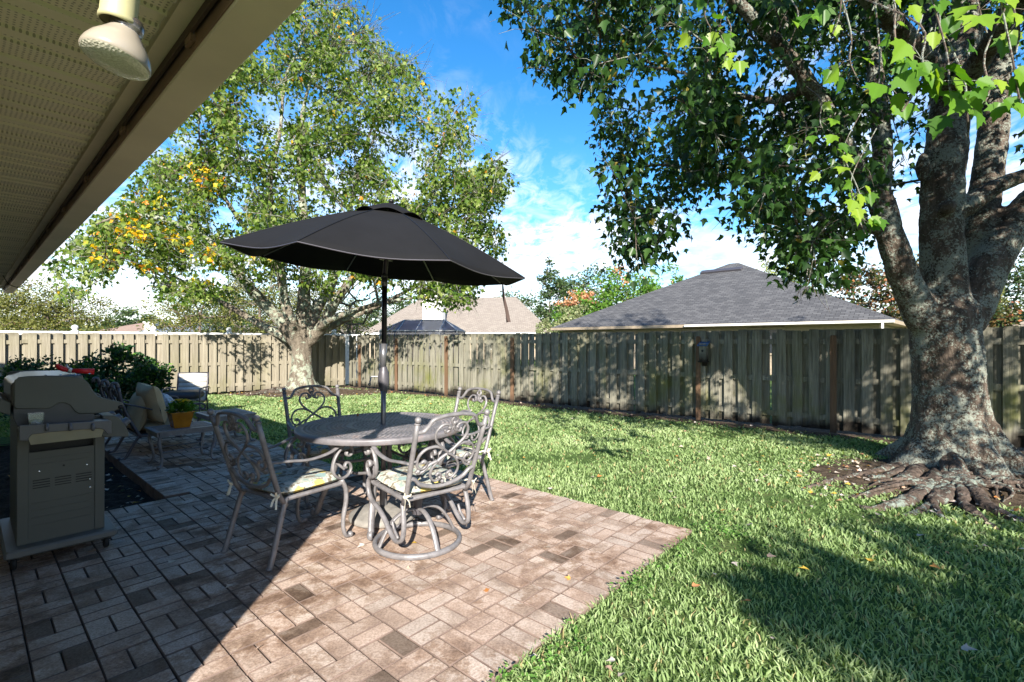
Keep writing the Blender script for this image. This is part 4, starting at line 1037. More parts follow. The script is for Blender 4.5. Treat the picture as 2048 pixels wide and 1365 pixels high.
# control panel on the yard side with its end piece
cp = crop([(1400, 760), (1560, 760), (1630, 790), (1700, 880), (1755, 985), (1765, 1040), (1740, 1052), (1400, 1052)], GU+.01)
mb = MB(); mb.prism(cp, GU+.01, GU+.86, lambda p, q, t: (p, t, q)); mb.build('control_panel', M['grill_grey'], gr, bevel=.005)
for k in range(3):
    c0 = cp[3]; mt = Matrix.Translation((c0[0]+.012, GU+.13+.25*k, c0[1]-.005)) @ Matrix.Rotation(R(58), 4, 'Y')
    mb = MB(); mb.lathe([(.034, 0), (.034, .006), (.027, .010), (.024, .035), (.018, .040), (.0005, .040)], 20, mt); mb.build('knob', M['grill_shelf'], gr, smooth=True)
# cart
c1 = crop([(60, 0)], GU); 
def pb(x, y, U=4.30): return on_u(x, y, U)
bl, br = pb(33, 1094), pb(207, 1058); zc0 = .13; zc1 = zb-.07
vL, vR = .215, .635
mb = MB()
U0, U1 = 4.30, 4.98
def panel(mb, v0_, v1_, z0_, z1_, U, th=.014, sl=None): mb.box(((v0_+v1_)/2, U+th/2, (z0_+z1_)/2), (v1_-v0_, th, z1_-z0_))
slot = (.27, .58, .70, .80)
zt_ = .90
for a in ((vL, vR, zc0, slot[2]), (vL, slot[0], slot[2], zt_), (slot[1], vR, slot[2], zt_), (slot[0], slot[1], slot[3], zt_)): panel(mb, *a, U0)
mb.box((vL+.007, (U0+U1)/2, (zc0+zt_)/2), (.0138, U1-U0-.030, zt_-zc0)); mb.box((vR-.007, (U0+U1)/2, (zc0+zt_)/2), (.0138, U1-U0-.030, zt_-zc0)); panel(mb, vL, vR, zc0, zt_, U1-.014)
mb.build('cart_body', M['grill_grey'], gr)
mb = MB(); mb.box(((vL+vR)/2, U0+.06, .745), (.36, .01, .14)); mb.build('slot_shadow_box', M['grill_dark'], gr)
for k, zz3 in enumerate((.655, .62, .375, .33, .285, .235)):
    mb = MB(); mb.box(((slot[0]+slot[1])/2, U0-.0015, zz3), (.30, .005, .004)); mb.build('ridge', M['grill_grey'], gr)
for g in range(3):
    for k in range(4):
        mb = MB(); mb.box((.325+.102*g, U0-.0008, .520-.016*k), (.080, .004, .0052)); mb.build('vent_slot', M['grill_dark'], gr)
for vv, zz3 in ((.315, .575), (.545, .575), (.56, .475), (.562, .42)):
    mb = MB(); mb.lathe([(.0005, .004), (.0045, .003), (.006, 0)], 10, Matrix.Translation((vv, U0-.001, zz3)) @ Matrix.Rotation(R(90), 4, 'X')); mb.build('screw', M['screw'], gr)
mb = MB(); mb.box((.43, U0-.001, .592), (.011, .004, .011)); mb.build('latch_hole', M['grill_dark'], gr)
for sv in (vL+.012, vR-.038):
    mb = MB(); mb.box((sv+.013, U0-.004, (zc0+.86)/2), (.052, .008, .86-zc0), ch=.003); mb.build('corner_post', M['grill_grey'], gr)
mb = MB(); mb.box((.425, (U0+U1)/2-.01, .105), (.54, U1-U0+.18, .05), ch=.012); mb.build('base_shelf', simple('base_shelf_plastic', (.13, .13, .12), .5), gr)
for uu, vv in ((U0-.03, .20), (U0-.03, .64), (U1+.03, .20), (U1+.03, .64)):
    mb = MB(); mb.lathe([(.0005, -.014), (.032, -.014), (.040, -.008), (.040, .008), (.032, .014), (.0005, .014)], 20, Matrix.Translation((vv, uu, .040)) @ Matrix.Rotation(R(90), 4, 'Y'))
    w_ = mb.build('wheel', M['rubber'], gr, smooth=True)
    mb = MB(); mb.box((vv, uu, .068), (.05, .04, .03)); mb.build('caster_fork', M['grill_dark'], gr)
# clear square cup on the shelf, red nozzle on the hood
cpv, cpz = crop([(470, 850)], SU+.08)[0]
cup = empty('square_glass', UV(SU+.075, cpv+.006, zs+.001), ROT, 'clear square glass with crumpled foil on the grill shelf', 'glass')
mb = MB(); r4 = [sq_ring(mb, h_, z) for h_, z in ((.030, 0), (.037, .080), (.034, .080), (.028, .006))]
mb.face(r4[0][::-1])
for a, b in zip(r4, r4[1:]):
    for k in range(4): mb.face((a[k], a[(k+1) % 4], b[(k+1) % 4], b[k]))
mb.face(r4[-1]); mb.build('glass_wall', M['clear'], cup)
mb = MB(); mb.ball((0, 0, .026), .022, 12, (1.1, 1.1, .8)); o = mb.build('foil', M['foil'], cup)
for v_ in o.data.vertices: v_.co += Vector((noise.noise(v_.co*180), noise.noise(v_.co*180+Vector((9, 0, 0))), noise.noise(v_.co*180+Vector((0, 9, 0)))))*.006
rn = empty('hose_nozzle', UV(GU+.24, on_u(150, 750, GU+.24)[0], zt-.006), ROT, 'red plastic hose nozzle lying on top of the grill hood', 'nozzle')
mb = MB(); mb.tube([(-.02, 0, .022), (.10, -.015, .012)], [.015, .021], 12); mb.build('barrel', M['red'], rn, smooth=True)
mb = MB(); mb.tube(cr([(-.02, 0, .022), (-.055, 0, .032), (-.085, 0, .055), (-.088, 0, .07)], 4), [.014]*4+[.017]*5+[.012]*4, 10); mb.build('grip', M['red'], rn, smooth=True)
mb = MB(); mb.tube([(-.035, 0, .036), (-.045, 0, .062)], .008, 8); mb.tube([(-.036, 0, .027), (-.018, 0, .022)], .018, 12); mb.build('collar', M['foil'], rn, smooth=True)

# ================================================================== FENCES
def picket(mb, o, dr, nn, t, off, w, z0, z1, th=.018, jit=1.):
    """one board, top corners clipped, slightly leaning"""
    c = o+dr*t+nn*off; ln = random.gauss(0, .006)*jit; mb.rnd = random.random(); hw = w/2; e = .012
    outl = [(-hw, z0), (hw, z0), (hw+ln*.5, z1-.03), (hw-e+ln, z1), (-hw+e+ln, z1), (-hw+ln*.5, z1-.03)]
    b = random.gauss(0, .003)*jit
    def fn(p, q, s_): w_ = c+dr*p+nn*(s_+b*q); return (w_.x, w_.y, q)
    mb.prism(outl, -th/2, th/2, fn)
def plank(mb, a, b, z, h, nn, off, th):
    mb.rnd = random.random()
    A_ = Vector(a)+nn*off; B_ = Vector(b)+nn*off
    i = [mb.vert((p.x+nn.x*s_, p.y+nn.y*s_, z+zz_)) for s_ in (-th/2, th/2) for zz_ in (-h/2, h/2) for p in (A_, B_)]
    for q in ((0, 1, 3, 2), (4, 6, 7, 5), (0, 4, 5, 1), (2, 3, 7, 6), (0, 2, 6, 4), (1, 5, 7, 3)): mb.face([i[k] for k in q])
def fence(name, label, o, dr, nn, t0, t1, sp, hgt, wood_, boards=(), jit=1., wpk=.14, group=None, gate=()):
    root = empty(name, (0, 0, 0), 0, label, 'fence', group)
    bay = 2.4; t = t0
    while t < t1-.2:
        te = min(t+bay, t1)
        mb = MB(); k = 0; tt = t+sp*.5
        while tt < te-.03:
            zt_ = hgt+random.gauss(0, .005)*jit+.012*noise.noise(Vector((tt, 0, 0)))
            picket(mb, o, dr, nn, tt, .030, wpk+random.gauss(0, .003), .03+random.uniform(0, .03), zt_, jit=jit)
            picket(mb, o, dr, nn, tt+sp/2, -.030, wpk, .03, zt_-.004, jit=jit)
            tt += sp
        for z in (.22, .80, 1.40): plank(mb, o+dr*(t+.003), o+dr*(te-.003), z+random.gauss(0, .004), .085, nn, 0, .036)
        mb.build('panel', wood_, root, fix=False); t = te
    t = t0
    while t < t1+.1:
        mb = MB(); c = o+dr*t; q = Matrix(((dr.x, nn.x, 0), (dr.y, nn.y, 0), (0, 0, 1))); mb.rnd = random.random()
        mb.box((c.x-nn.x*.085, c.y-nn.y*.085, (hgt-.04)/2), (.088, .088, hgt-.05), q, ch=.006); mb.build('post', wood_, root); t += bay
    for t, off, w, z1 in boards:
        mb = MB(); picket(mb, o, dr, nn, t, off, w, .0, z1, .03); mb.build('post_board', M['wood_new'], root, fix=False, label='newer orange brown board among the grey ones')
    return root
def t_at(px, o, dr):                                 # where along the fence a column of the photo falls
    a = (px-1024)/F; return (a*o.y-o.x)/(dr.x-a*dr.y)
bd = [(t_at(x, FC, FR), .052, w, z) for x, w, z in ((795, .09, 1.50), (895, .10, 1.55), (1027, .09, 1.50), (1398, .075, 1.50), (1667, .085, 1.50), (722, .09, 1.3))]
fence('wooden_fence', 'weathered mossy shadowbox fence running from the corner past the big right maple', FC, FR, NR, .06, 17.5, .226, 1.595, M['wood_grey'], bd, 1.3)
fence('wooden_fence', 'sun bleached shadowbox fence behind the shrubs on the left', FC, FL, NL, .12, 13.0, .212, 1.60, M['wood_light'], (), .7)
# extra wide boards where old posts were doubled
# white vinyl fence beyond the left fence
vf = empty('vinyl_fence', (0, 0, 0), 0, 'white vinyl fence showing its caps above the left wooden fence', 'fence')
VO = FC-NL*.55
mb = MB(); plank(mb, VO+FL*-.6, VO+FL*14, 1.615, .07, NL, 0, .045); mb.build('rail', M['vinyl'], vf, fix=False)
mb = MB()
for k in range(93): c = VO+FL*(-.5+.155*k); mb.box((c.x, c.y, .79), (.14, .02, 1.56), Matrix(((FL.x, NL.x, 0), (FL.y, NL.y, 0), (0, 0, 1))))
mb.build('boards', M['vinyl'], vf)
for px in (150, 307, 458, 560, 668):
    c = VO+FL*t_at(px, VO, FL); mb = MB()
    mb.box((c.x, c.y, .82), (.115, .115, 1.64), Matrix.Rotation(math.atan2(FL.y, FL.x), 3, 'Z')); mb.build('post', M['vinyl'], vf)
    mb = MB(); mb.lathe([(.075, 1.64), (.078, 1.66), (.055, 1.675), (.045, 1.70), (.062, 1.715), (.070, 1.745), (.058, 1.78), (.03, 1.80), (.0005, 1.808)], 16, Matrix.Translation((c.x, c.y, 0))); mb.build('post_cap', M['vinyl'], vf, smooth=True)
# bird house on the right fence
bt = t_at(1411, FC, FR); bp = FC+FR*bt+NR*.115
bh = empty('bird_house', (bp.x, bp.y, 1.06), math.atan2(NR.y, NR.x)-math.pi/2, 'small wooden bird house with sloping blue roof hung on the fence', 'bird house')
mb = MB(); mb.prism([(-.065, 0), (.065, 0), (.065, .26), (-.065, .31)], -.06, .06, lambda p, q, t: (t, -p+.0, q)); mb.build('body', M['wood_grey'], bh)
mb = MB(); mb.prism([(-.10, .335), (.085, .262), (.085, .280), (-.10, .353)], -.085, .085, lambda p, q, t: (t, p, q)); mb.build('roof', M['blue_paint'], bh)
mb = MB(); mb.lathe([(.0005, .002), (.018, .002), (.020, 0)], 16, Matrix.Translation((0, .0655, .18)) @ Matrix.Rotation(R(-90), 4, 'X')); mb.build('entrance_hole', M['grill_dark'], bh)
mb = MB(); mb.box((0, .0, -.012), (.15, .16, .022)); mb.build('floor_board', M['wood_grey'], bh)
mb = MB(); mb.box((0, -.073, .15), (.09, .014, .48)); mb.build('backing_board', M['wood_grey'], bh)

# ================================================================== TREES
class Skel:
    def __init__(s): s.p = []; s.par = []; s.r = []
    def near(s, q):
        a = np.array([tuple(x) for x in s.p]); return int(np.argmin(((a-np.array(q))**2).sum(1)))
    def limb(s, pts, rad, root=False):
        P_ = cr(pts, 5); par = -1 if root or not s.p else s.near(P_[0])
        for i, q in enumerate(P_):
            t = i/(len(P_)-1)*(len(rad)-1); k = min(int(t), len(rad)-2); r = rad[k]+(rad[k+1]-rad[k])*(t-k)
            s.p.append(q); s.par.append(par); s.r.append(r); par = len(s.p)-1
    def grow(s, targets, rmin, exp=.5, step=.3, up=.12, minz=0):
        pos = [tuple(x) for x in s.p]; arr = np.zeros((len(pos)+len(targets)*60, 3)); arr[:len(pos)] = pos; n = len(pos); ends = []
        T_ = np.array([tuple(t) for t in targets]); d0 = np.sqrt(((T_[:, None, :]-arr[None, :n, :])**2).sum(2)).min(1)
        for ti in np.argsort(d0):
            q = T_[ti]; d = np.sqrt(((arr[:n]-q)**2).sum(1))+np.where(arr[:n, 2] < minz, 3, 0)+.35*np.maximum(0, arr[:n, 2]-q[2])
            k = int(np.argmin(d)); a = Vector(arr[k]); b = Vector(q); L_ = (b-a).length; m = max(1, int(L_/step))
            mid = (a+b)/2+Vector((random.gauss(0, .1), random.gauss(0, .1), up+random.gauss(0, .06)))*L_; par = k
            for i in range(1, m+1):
                t = i/m; w = a*(1-t)**2+mid*2*t*(1-t)+b*t*t+Vector((random.gauss(0, 1), random.gauss(0, 1), random.gauss(0, 1)))*.018*(i < m)
                s.p.append(w); s.par.append(par); s.r.append(0); arr[n] = tuple(w); par = n; n += 1
            ends.append(par)
        cnt = np.zeros(n)
        for e in ends: cnt[e] += 1
        for i in range(n-1, -1, -1):
            if s.par[i] >= 0: cnt[s.par[i]] += cnt[i]
        for i in range(n):
            if s.r[i] == 0: s.r[i] = rmin*max(1, cnt[i])**exp
        return ends
    def mesh(s, mb, thick=.03, lo=True, hi=True, nmin=4):
        ch = {}
        for i, p in enumerate(s.par): ch.setdefault(p, []).append(i)
        starts = [(-1, c) for c in ch.get(-1, [])]
        while starts:
            pa, c = starts.pop(); chain = ([pa] if pa >= 0 else [])+[c]
            while c in ch:
                k = sorted(ch[c], key=lambda x: -s.r[x]); 
                for o in k[1:]: starts.append((c, o))
                c = k[0]; chain.append(c)
            rs = [s.r[i] for i in chain]
            if pa >= 0: rs[0] = min(rs[0], rs[1]*1.25)
            big = rs[min(1, len(rs)-1)] >= thick
            if (big and not hi) or (not big and not lo): continue
            pts = [s.p[i] for i in chain]
            for a in range(1, len(rs)): rs[a] = min(rs[a], rs[a-1]*1.05)
            mb.tube(pts, rs, 16 if big and rs[0] > .08 else (8 if rs[0] > .02 else nmin), caps=big)
def bole(mb, c, prof, seed, flare, n=40):
    """tapered trunk with buttresses; prof [(z, r, dx, dy)]"""
    rings = []
    for z, r, dx, dy in prof:
        ring = []
        for k in range(n):
            a = 2*math.pi*k/n; w = noise.noise(Vector((math.cos(a)*1.7, math.sin(a)*1.7, seed+z*.35)))
            b = noise.noise(Vector((math.cos(a)*3.2, math.sin(a)*3.2, seed+9+z*.2)))
            f = 1+.10*w+.05*b+flare*max(0, .9-z)**2*max(0, .35+1.3*b)
            ring.append(mb.vert((c.x+dx+r*f*math.cos(a), c.y+dy+r*f*math.sin(a), z)))
        rings.append(ring)
    for a, b in zip(rings, rings[1:]):
        for k in range(n): mb.face((a[k], a[(k+1) % n], b[(k+1) % n], b[k]))
    mb.face(rings[0][::-1]); mb.face(rings[-1])
tx = bpy.data.textures.new('bark_lumps', 'CLOUDS'); tx.noise_scale = .16; tx.noise_depth = 3
tx2 = bpy.data.textures.new('bark_ridges', 'CLOUDS'); tx2.noise_scale = .045; tx2.noise_depth = 2
def weld(o, vox, disp=.03, ridge=.012):
    m_ = o.modifiers.new('weld', 'REMESH'); m_.mode = 'VOXEL'; m_.voxel_size = vox; m_.use_smooth_shade = True
    m_ = o.modifiers.new('soft', 'SMOOTH'); m_.factor = .6; m_.iterations = 4
    m_ = o.modifiers.new('lumps', 'DISPLACE'); m_.texture = tx; m_.strength = disp; m_.mid_level = .5
    m_ = o.modifiers.new('ridges', 'DISPLACE'); m_.texture = tx2; m_.strength = ridge; m_.mid_level = .5
def leaves_at(ends, sk, k, rad, droop, size, spread_z=.8, along=True):
    P_ = []; D_ = []; S_ = []
    for e in ends:
        c = sk.p[e]; pa = sk.p[sk.par[e]]; ax = (c-pa).normalized() if (c-pa).length > 0 else Vector((0, 0, 1))
        kk = max(1, int(k*random.uniform(.5, 1.5))); rr = rad*random.uniform(.75, 1.25)
        for _ in range(kk):
            o = Vector((random.gauss(0, 1), random.gauss(0, 1), random.gauss(0, 1)*spread_z))
            if o.length > 1.7: o *= 1.2/o.length
            o = o*.42*rr-ax*random.uniform(0, .5)*rr
            P_.append(c+o); D_.append(Vector((o.x*.7/rr+random.gauss(0, .45), o.y*.7/rr+random.gauss(0, .45), -droop+random.gauss(0, .35)))); S_.append(size*random.uniform(.65, 1.2))
    return P_, D_, S_
def twigs(mb, sk, ends, k, L_, r=.004):
    for e in ends:
        c = sk.p[e]; pa = sk.p[sk.par[e]]; ax = (c-pa); ax = ax.normalized() if ax.length > 0 else Vector((0, 0, 1))
        for _ in range(k):
            d = (ax+Vector((random.gauss(0, .7), random.gauss(0, .7), random.gauss(0, .5)))).normalized()*L_*random.uniform(.5, 1.1)
            mb.tube([c-ax*random.uniform(0, .2), c+d*.5+Vector((0, 0, .02)), c+d], [r, r*.8, r*.5], 3, caps=False)
def inpoly(x, y, P_):
    c = False; j = len(P_)-1
    for i in range(len(P_)):
        if (P_[i][1] > y) != (P_[j][1] > y) and x < (P_[j][0]-P_[i][0])*(y-P_[i][1])/(P_[j][1]-P_[i][1])+P_[i][0]: c = not c
        j = i
    return c
def limb_px(pts, Y0, dY=0):                           # limb drawn through photo columns/rows at its real distance
    return [at(p[0], p[1], Y0+(p[2] if len(p) > 2 else 0)) for p in pts]

# ---- right maple
YT = 5.42
mr = empty('maple_tree', (T1.x, T1.y, 0), 0, 'large maple with lichen covered trunk and surface roots at right', 'tree'); OFF = Vector((T1.x, T1.y, 0))
sk = Skel(); g = 1/F*YT
big_l = [
 ([(1893, 640), (1888, 560), (1882, 430), (1892, 300), (1905, 180, .1), (1930, 60, .2), (1950, -120, .3), (1960, -420, .6)], [.24, .21, .195, .19, .18, .165, .14, .10]),
 ([(1860, 660), (1815, 570, -.05), (1783, 480, -.1), (1757, 390, -.1), (1716, 345, -.15), (1665, 245, -.3), (1615, 165, -.5), (1560, 90, -.7), (1480, 10, -.9), (1380, -90, -1.1)], [.19, .15, .135, .12, .10, .09, .08, .068, .052, .04]),
 ([(1757, 395, -.1), (1765, 300, 0), (1757, 200, .1), (1745, 80, .2), (1735, -60, .3), (1700, -260, .4)], [.11, .10, .09, .08, .07, .05]),
 ([(1935, 640), (1975, 540, .05), (2030, 450, .1), (2090, 380, .1), (2200, 280, .1), (2350, 150, .2), (2500, 0, .4)], [.20, .19, .17, .15, .13, .11, .07]),
 ([(1945, 560, .25), (1965, 420, .35), (1985, 280, .45), (2000, 120, .55), (2040, -60, .7), (2100, -300, .8)], [.17, .16, .15, .13, .10, .07]),
 ([(1935, 415, -.1), (2000, 370, -.15), (2080, 345, -.2), (2180, 330, -.3)], [.10, .085, .07, .05]),
 ([(1750, 455, -.1), (1700, 445, -.05), (1640, 432, .1), (1563, 404, .3), (1486, 362, .5), (1420, 350, .8), (1330, 330, 1.1), (1250, 340, 1.5)], [.085, .07, .062, .055, .045, .036, .028, .02]),
 ([(1616, 168, -.5), (1560, 200, -.2), (1480, 190, .1), (1380, 150, .4), (1280, 130, .8), (1180, 120, 1.1)], [.06, .05, .04, .032, .026, .02]),
 ([(1905, 180, .1), (1800, 60, -.8), (1700, -60, -1.6), (1600, -250, -2.0)], [.12, .09, .07, .05]),
 ([(1905, 200, .1), (2000, 60, -.9), (2080, -100, -1.8), (2150, -400, -2.3)], [.12, .09, .07, .05]),
 ([(1910, 180, .1), (1850, 20, 1.1), (1780, -150, 2.2), (1700, -250, 3.0)], [.12, .09, .07, .05]),
]
for pts, rad in big_l: sk.limb(limb_px(pts, YT), rad)
nb = len(sk.p)
crown = [(960, -260), (1000, 40), (1050, 85), (1060, 150), (1150, 175), (1175, 240), (1205, 330), (1175, 360), (1200, 420), (1180, 500), (1220, 525), (1310, 520), (1345, 450), (1390, 410), (1450, 410), (1465, 475), (1530, 460), (1560, 565), (1650, 580), (1710, 530), (1730, 420), (1800, 420), (1850, 330), (1900, 200), (2050, 230), (2060, 380), (2250, 420), (2500, 300), (2500, -260)]
tg = []
while len(tg) < 980:
    x, y = random.uniform(960, 2500), random.uniform(-260, 590); Y = random.triangular(3.4, 9.0, 6.0)
    if not inpoly(x, y, crown): continue
    if x > 1740 and y > 90 and random.random() < (.80 if Y < 6 else .45): continue
    if x > 1740 and Y < 5.3 and y > -40 and random.random() < .9: continue
    w = noise.noise(Vector((x/105, y/105, Y*.5)))
    if w < -.16: continue
    tg.append(at(x, y, Y))
for _ in range(420):                                  # the part of the crown above the frame
    a = random.uniform(0, 6.28); r = math.sqrt(random.random()); z = random.uniform(4.8, 10.2); rr = 5.2*math.sqrt(max(.05, 1-((z-5.6)/5.0)**2))
    q = Vector((4.6+rr*r*math.cos(a), 6.0+rr*.85*r*math.sin(a), z))
    if q.y > .6 and not (HOR-(q.z-H)/q.y*F > -200): tg.append(q)
for _ in range(380):                                  # unseen top clusters, added so their shade dapples the neighbour's roof
    z = random.uniform(8.5, 12.5); tg.append(Vector((random.uniform(1.0, 9.0), random.uniform(4.5, 9.0), z)))
cnt_ = 0
while cnt_ < 210:                                     # out-of-frame clusters added up the sun's ray to shade trunk and fence
    if random.random() < .5: b_ = Vector((random.uniform(4.2, 5.7), 5.1, random.uniform(.1, 4.6))); s_ = random.uniform(3.4, 6.0)
    else:
        f_ = FC+FR*random.uniform(10.2, 16.5); b_ = Vector((f_.x, f_.y, random.uniform(0, 1.7))); s_ = random.uniform(5.5, 9.0)
    q = b_-ld.normalized()*(s_/math.cos(R(SUN_EL)))
    if noise.noise(Vector((b_.x*1.3, b_.y*.3, b_.z*1.5+8))) < -.22: continue
    if q.z < 2.3 or (q.y > .4 and HOR-(q.z-H)/q.y*F > -60 and q.x/q.y*F+1024 < 2120): continue
    tg.append(q); cnt_ += 1
cnt_ = 0
while cnt_ < 330:                                     # more clusters added beyond the frame to shade trunk and fence
    q = Vector((random.uniform(.9, 8.5), random.uniform(-.2, 4.4), random.uniform(2.7, 6.6))); s_ = q.y+q.z/.52
    if not 7.0 < s_ < 15.5 or noise.noise(Vector((q.x*.8, s_*.55, 8))) < -.12: continue
    if q.x < 3 and s_ < 10.5-(q.x)*.6: continue
    if q.y > .4 and HOR-(q.z-H)/q.y*F > -90 and q.x/q.y*F+1024 < 2150: continue
    tg.append(q); cnt_ += 1
ends = sk.grow(tg, .0045, .46, .28, .05, 2.2)
mb = MB(); bole(mb, OFF, [(-.05, .47, 0, 0), (.1, .42, 0, 0), (.3, .345, .01, 0), (.6, .315, .0, 0), (.95, .305, -.01, 0), (1.25, .305, -.03, 0), (1.5, .30, -.05, 0), (1.75, .28, -.05, 0), (1.95, .2, -.05, 0)], 2.3, 1.5)
hi = Skel(); hi.p = sk.p[:nb]; hi.par = sk.par[:nb]; hi.r = [r for r in sk.r[:nb]]
hi.mesh(mb, 0)
mb.ball(at(1720+176, 415, YT-.24), .085, 12); mb.ball(at(1846, 335, YT-.10), .085, 12, (.8, .8, 2.0))
o = mb.build('trunk', M['bark'], mr, loc=-OFF); weld(o, .028)
lo = MB(); 
for i in range(nb): pass
ch = {}
for i, p in enumerate(sk.par): ch.setdefault(p, []).append(i)
def small_branches(sk, nb, mb):
    st = [(p, i) for i, p in enumerate(sk.par) if i >= nb and p < nb]
    while st:
        pa, c = st.pop(); chain = [pa, c]
        while c in ch:
            k = sorted(ch[c], key=lambda x: -sk.r[x])
            for o in k[1:]: st.append((c, o))
            c = k[0]; chain.append(c)
        rs = [sk.r[i] for i in chain]; rs[0] = rs[1]*1.2
        for a in range(1, len(rs)): rs[a] = min(rs[a], rs[a-1])
        mb.tube([sk.p[i] for i in chain], rs, 7 if rs[0] > .012 else 4, caps=False)
small_branches(sk, nb, lo); twigs(lo, sk, ends, 3, .32, .0028)
lo.build('branches', M['bark'], mr, smooth=True, loc=-OFF, fix=False)
P_, D_, S_ = leaves_at(ends, sk, 35, .42, .85, .098)
o = leaf_cloud('crown', P_, D_, S_, M['leaf_r'], rng.random(len(P_)), mr); o.location = -OFF
# low young twigs with big bright leaves, hanging near the eye
near = [(1700, 120, 2.1, 5), (1790, 60, 1.9, 8), (1845, 120, 1.75, 9), (1830, 175, 1.8, 5), (1900, 175, 1.75, 6), (1935, 225, 1.8, 7), (1980, 180, 1.8, 6), (2040, 200, 1.75, 6), (1760, 160, 2.0, 5), (1440, 60, 3.0, 9), (1455, 100, 3.0, 8), (1410, 30, 3.1, 6), (1690, 330, 3.2, 7), (1705, 395, 3.1, 10), (1720, 440, 3.1, 9), (1610, 290, 3.4, 5), (1640, 240, 3.3, 4), (1960, 20, 1.9, 7), (2040, 60, 1.9, 5), (1880, 20, 1.9, 6), (1760, -20, 2.1, 6), (1680, 30, 2.3, 6), (1590, 60, 2.8, 5)]
P_ = []; D_ = []; S_ = []
for px, py, Y, k in near:
    c = at(px, py, Y); tw = MB()
    tw.tube(cr([c+Vector((random.uniform(.0, .3), random.uniform(.1, .4), random.uniform(.35, .6))), c+Vector((.06, .08, .18)), c, c+Vector((random.uniform(-.05, .05), 0, -.09))], 4), .0035, 5)
    for _ in range(max(3, int(k*.8))):
        o = Vector((random.gauss(0, .055), random.gauss(0, .06), random.gauss(0, .06))); P_.append(c+o); tw.tube([c, c+o*.5+Vector((0, 0, .012)), c+o], .0013, 4, caps=False)
        D_.append(Vector((o.x*5+random.gauss(0, .45), o.y*3-.15, -.75+random.gauss(0, .3)))); S_.append(random.uniform(.055, .105))
    tw.build('twig', M['bark'], mr, loc=-OFF, fix=False)
N_ = np.stack([rng.normal(0, .5, len(P_)), rng.normal(-1, .4, len(P_)), rng.normal(.5, .4, len(P_))], 1)
o = leaf_cloud('young_leaves', P_, D_, S_, M['leaf_y'], rng.random(len(P_)), mr, kind='maple5', N=N_); o.location = -OFF
# surface roots
rt = [([(1850, 915), (1790, 940), (1720, 950), (1660, 962), (1600, 978)], [.12, .09, .06, .045, .02], .02),
      ([(1850, 940), (1790, 975), (1720, 990), (1660, 985), (1600, 983)], [.13, .10, .07, .05, .02], .0),
      ([(1880, 950), (1840, 990), (1790, 1010), (1740, 1015), (1700, 1000)], [.14, .11, .08, .05, .03], .0),
      ([(1900, 955), (1895, 990), (1850, 1015), (1800, 1030)], [.13, .10, .06, .03], .01),
      ([(1930, 940), (1975, 965), (2030, 975), (2120, 1000), (2200, 1030)], [.13, .11, .10, .08, .04], .05),
      ([(1920, 960), (1960, 1005), (2010, 1030), (2080, 1050)], [.12, .09, .07, .04], .01),
      ([(1915, 965), (1930, 1010), (1960, 1035), (2000, 1055)], [.10, .07, .05, .02], .01),
      ([(1960, 930), (2020, 940), (2090, 950), (2200, 955)], [.15, .12, .09, .05], .05),
      ([(1890, 960), (1870, 1000), (1875, 1025), (1900, 1040)], [.09, .07, .05, .02], .01),
      ([(1830, 935), (1760, 960), (1700, 940), (1650, 935)], [.08, .06, .04, .02], .01)]
def gpt(px, py, z=0): Y = F*H/(py-HOR); return Vector(((px-1024)/F*Y, Y, z))
for pts, rad, zz_ in rt:
    mb = MB(); P_ = cr([gpt(x, y, zz_+.05-.055*i/(len(pts)-1)*1.3) for i, (x, y) in enumerate(pts)], 6)
    P_ = [P_[0]+(OFF+Vector((0, 0, .42))-P_[0])*.55]+[P_[0]+(OFF+Vector((0, 0, .10))-P_[0])*.22+Vector((0, 0, .06))]+P_
    P_ = [p+Vector((.03*noise.noise(p*4+Vector((5, 0, 0))), .03*noise.noise(p*4+Vector((0, 5, 0))), .03*noise.noise(p*3))) for p in P_]
    n_ = len(P_); rr = [rad[min(int(i/(n_-1)*(len(rad)-1)), len(rad)-2)]*(1-(i/(n_-1)*(len(rad)-1)) % 1)+rad[min(int(i/(n_-1)*(len(rad)-1))+1, len(rad)-1)]*((i/(n_-1)*(len(rad)-1)) % 1) for i in range(n_)]
    rr = [a*(.92+.35*noise.noise(q*6)) for a, q in zip([b*.74 for b in rr], P_)]; rr[-1] = rad[-1]*.5; P_ = [q-Vector((0, 0, .018)) for q in P_]; mb.tube(P_, rr, 12, .75, (1, 0, .001))
    o = mb.build('root', M['bark_root'], mr, smooth=True, loc=-OFF); ss = o.modifiers.new('s', 'SUBSURF'); ss.levels = ss.render_levels = 2
    m_ = o.modifiers.new('l', 'DISPLACE'); m_.texture = tx2; m_.strength = .035; m_.mid_level = .5
# thin wiry roots and sticks
for k in range(34):
    a = random.uniform(3.2, 6.2); b = gpt(1900+random.uniform(-60, 110), 955+random.uniform(-5, 25), .06); L_ = random.uniform(.4, 1.1)
    e = b+Vector((math.cos(a)*L_, math.sin(a)*L_*.6, -.06))
    mb = MB(); mb.tube(cr([b, (b+e)/2+Vector((random.gauss(0, .08), random.gauss(0, .06), .03)), e], 6), [.026-.0018*i for i in range(13)], 6); mb.build('root', M['bark_root'], mr, smooth=True, loc=-OFF)

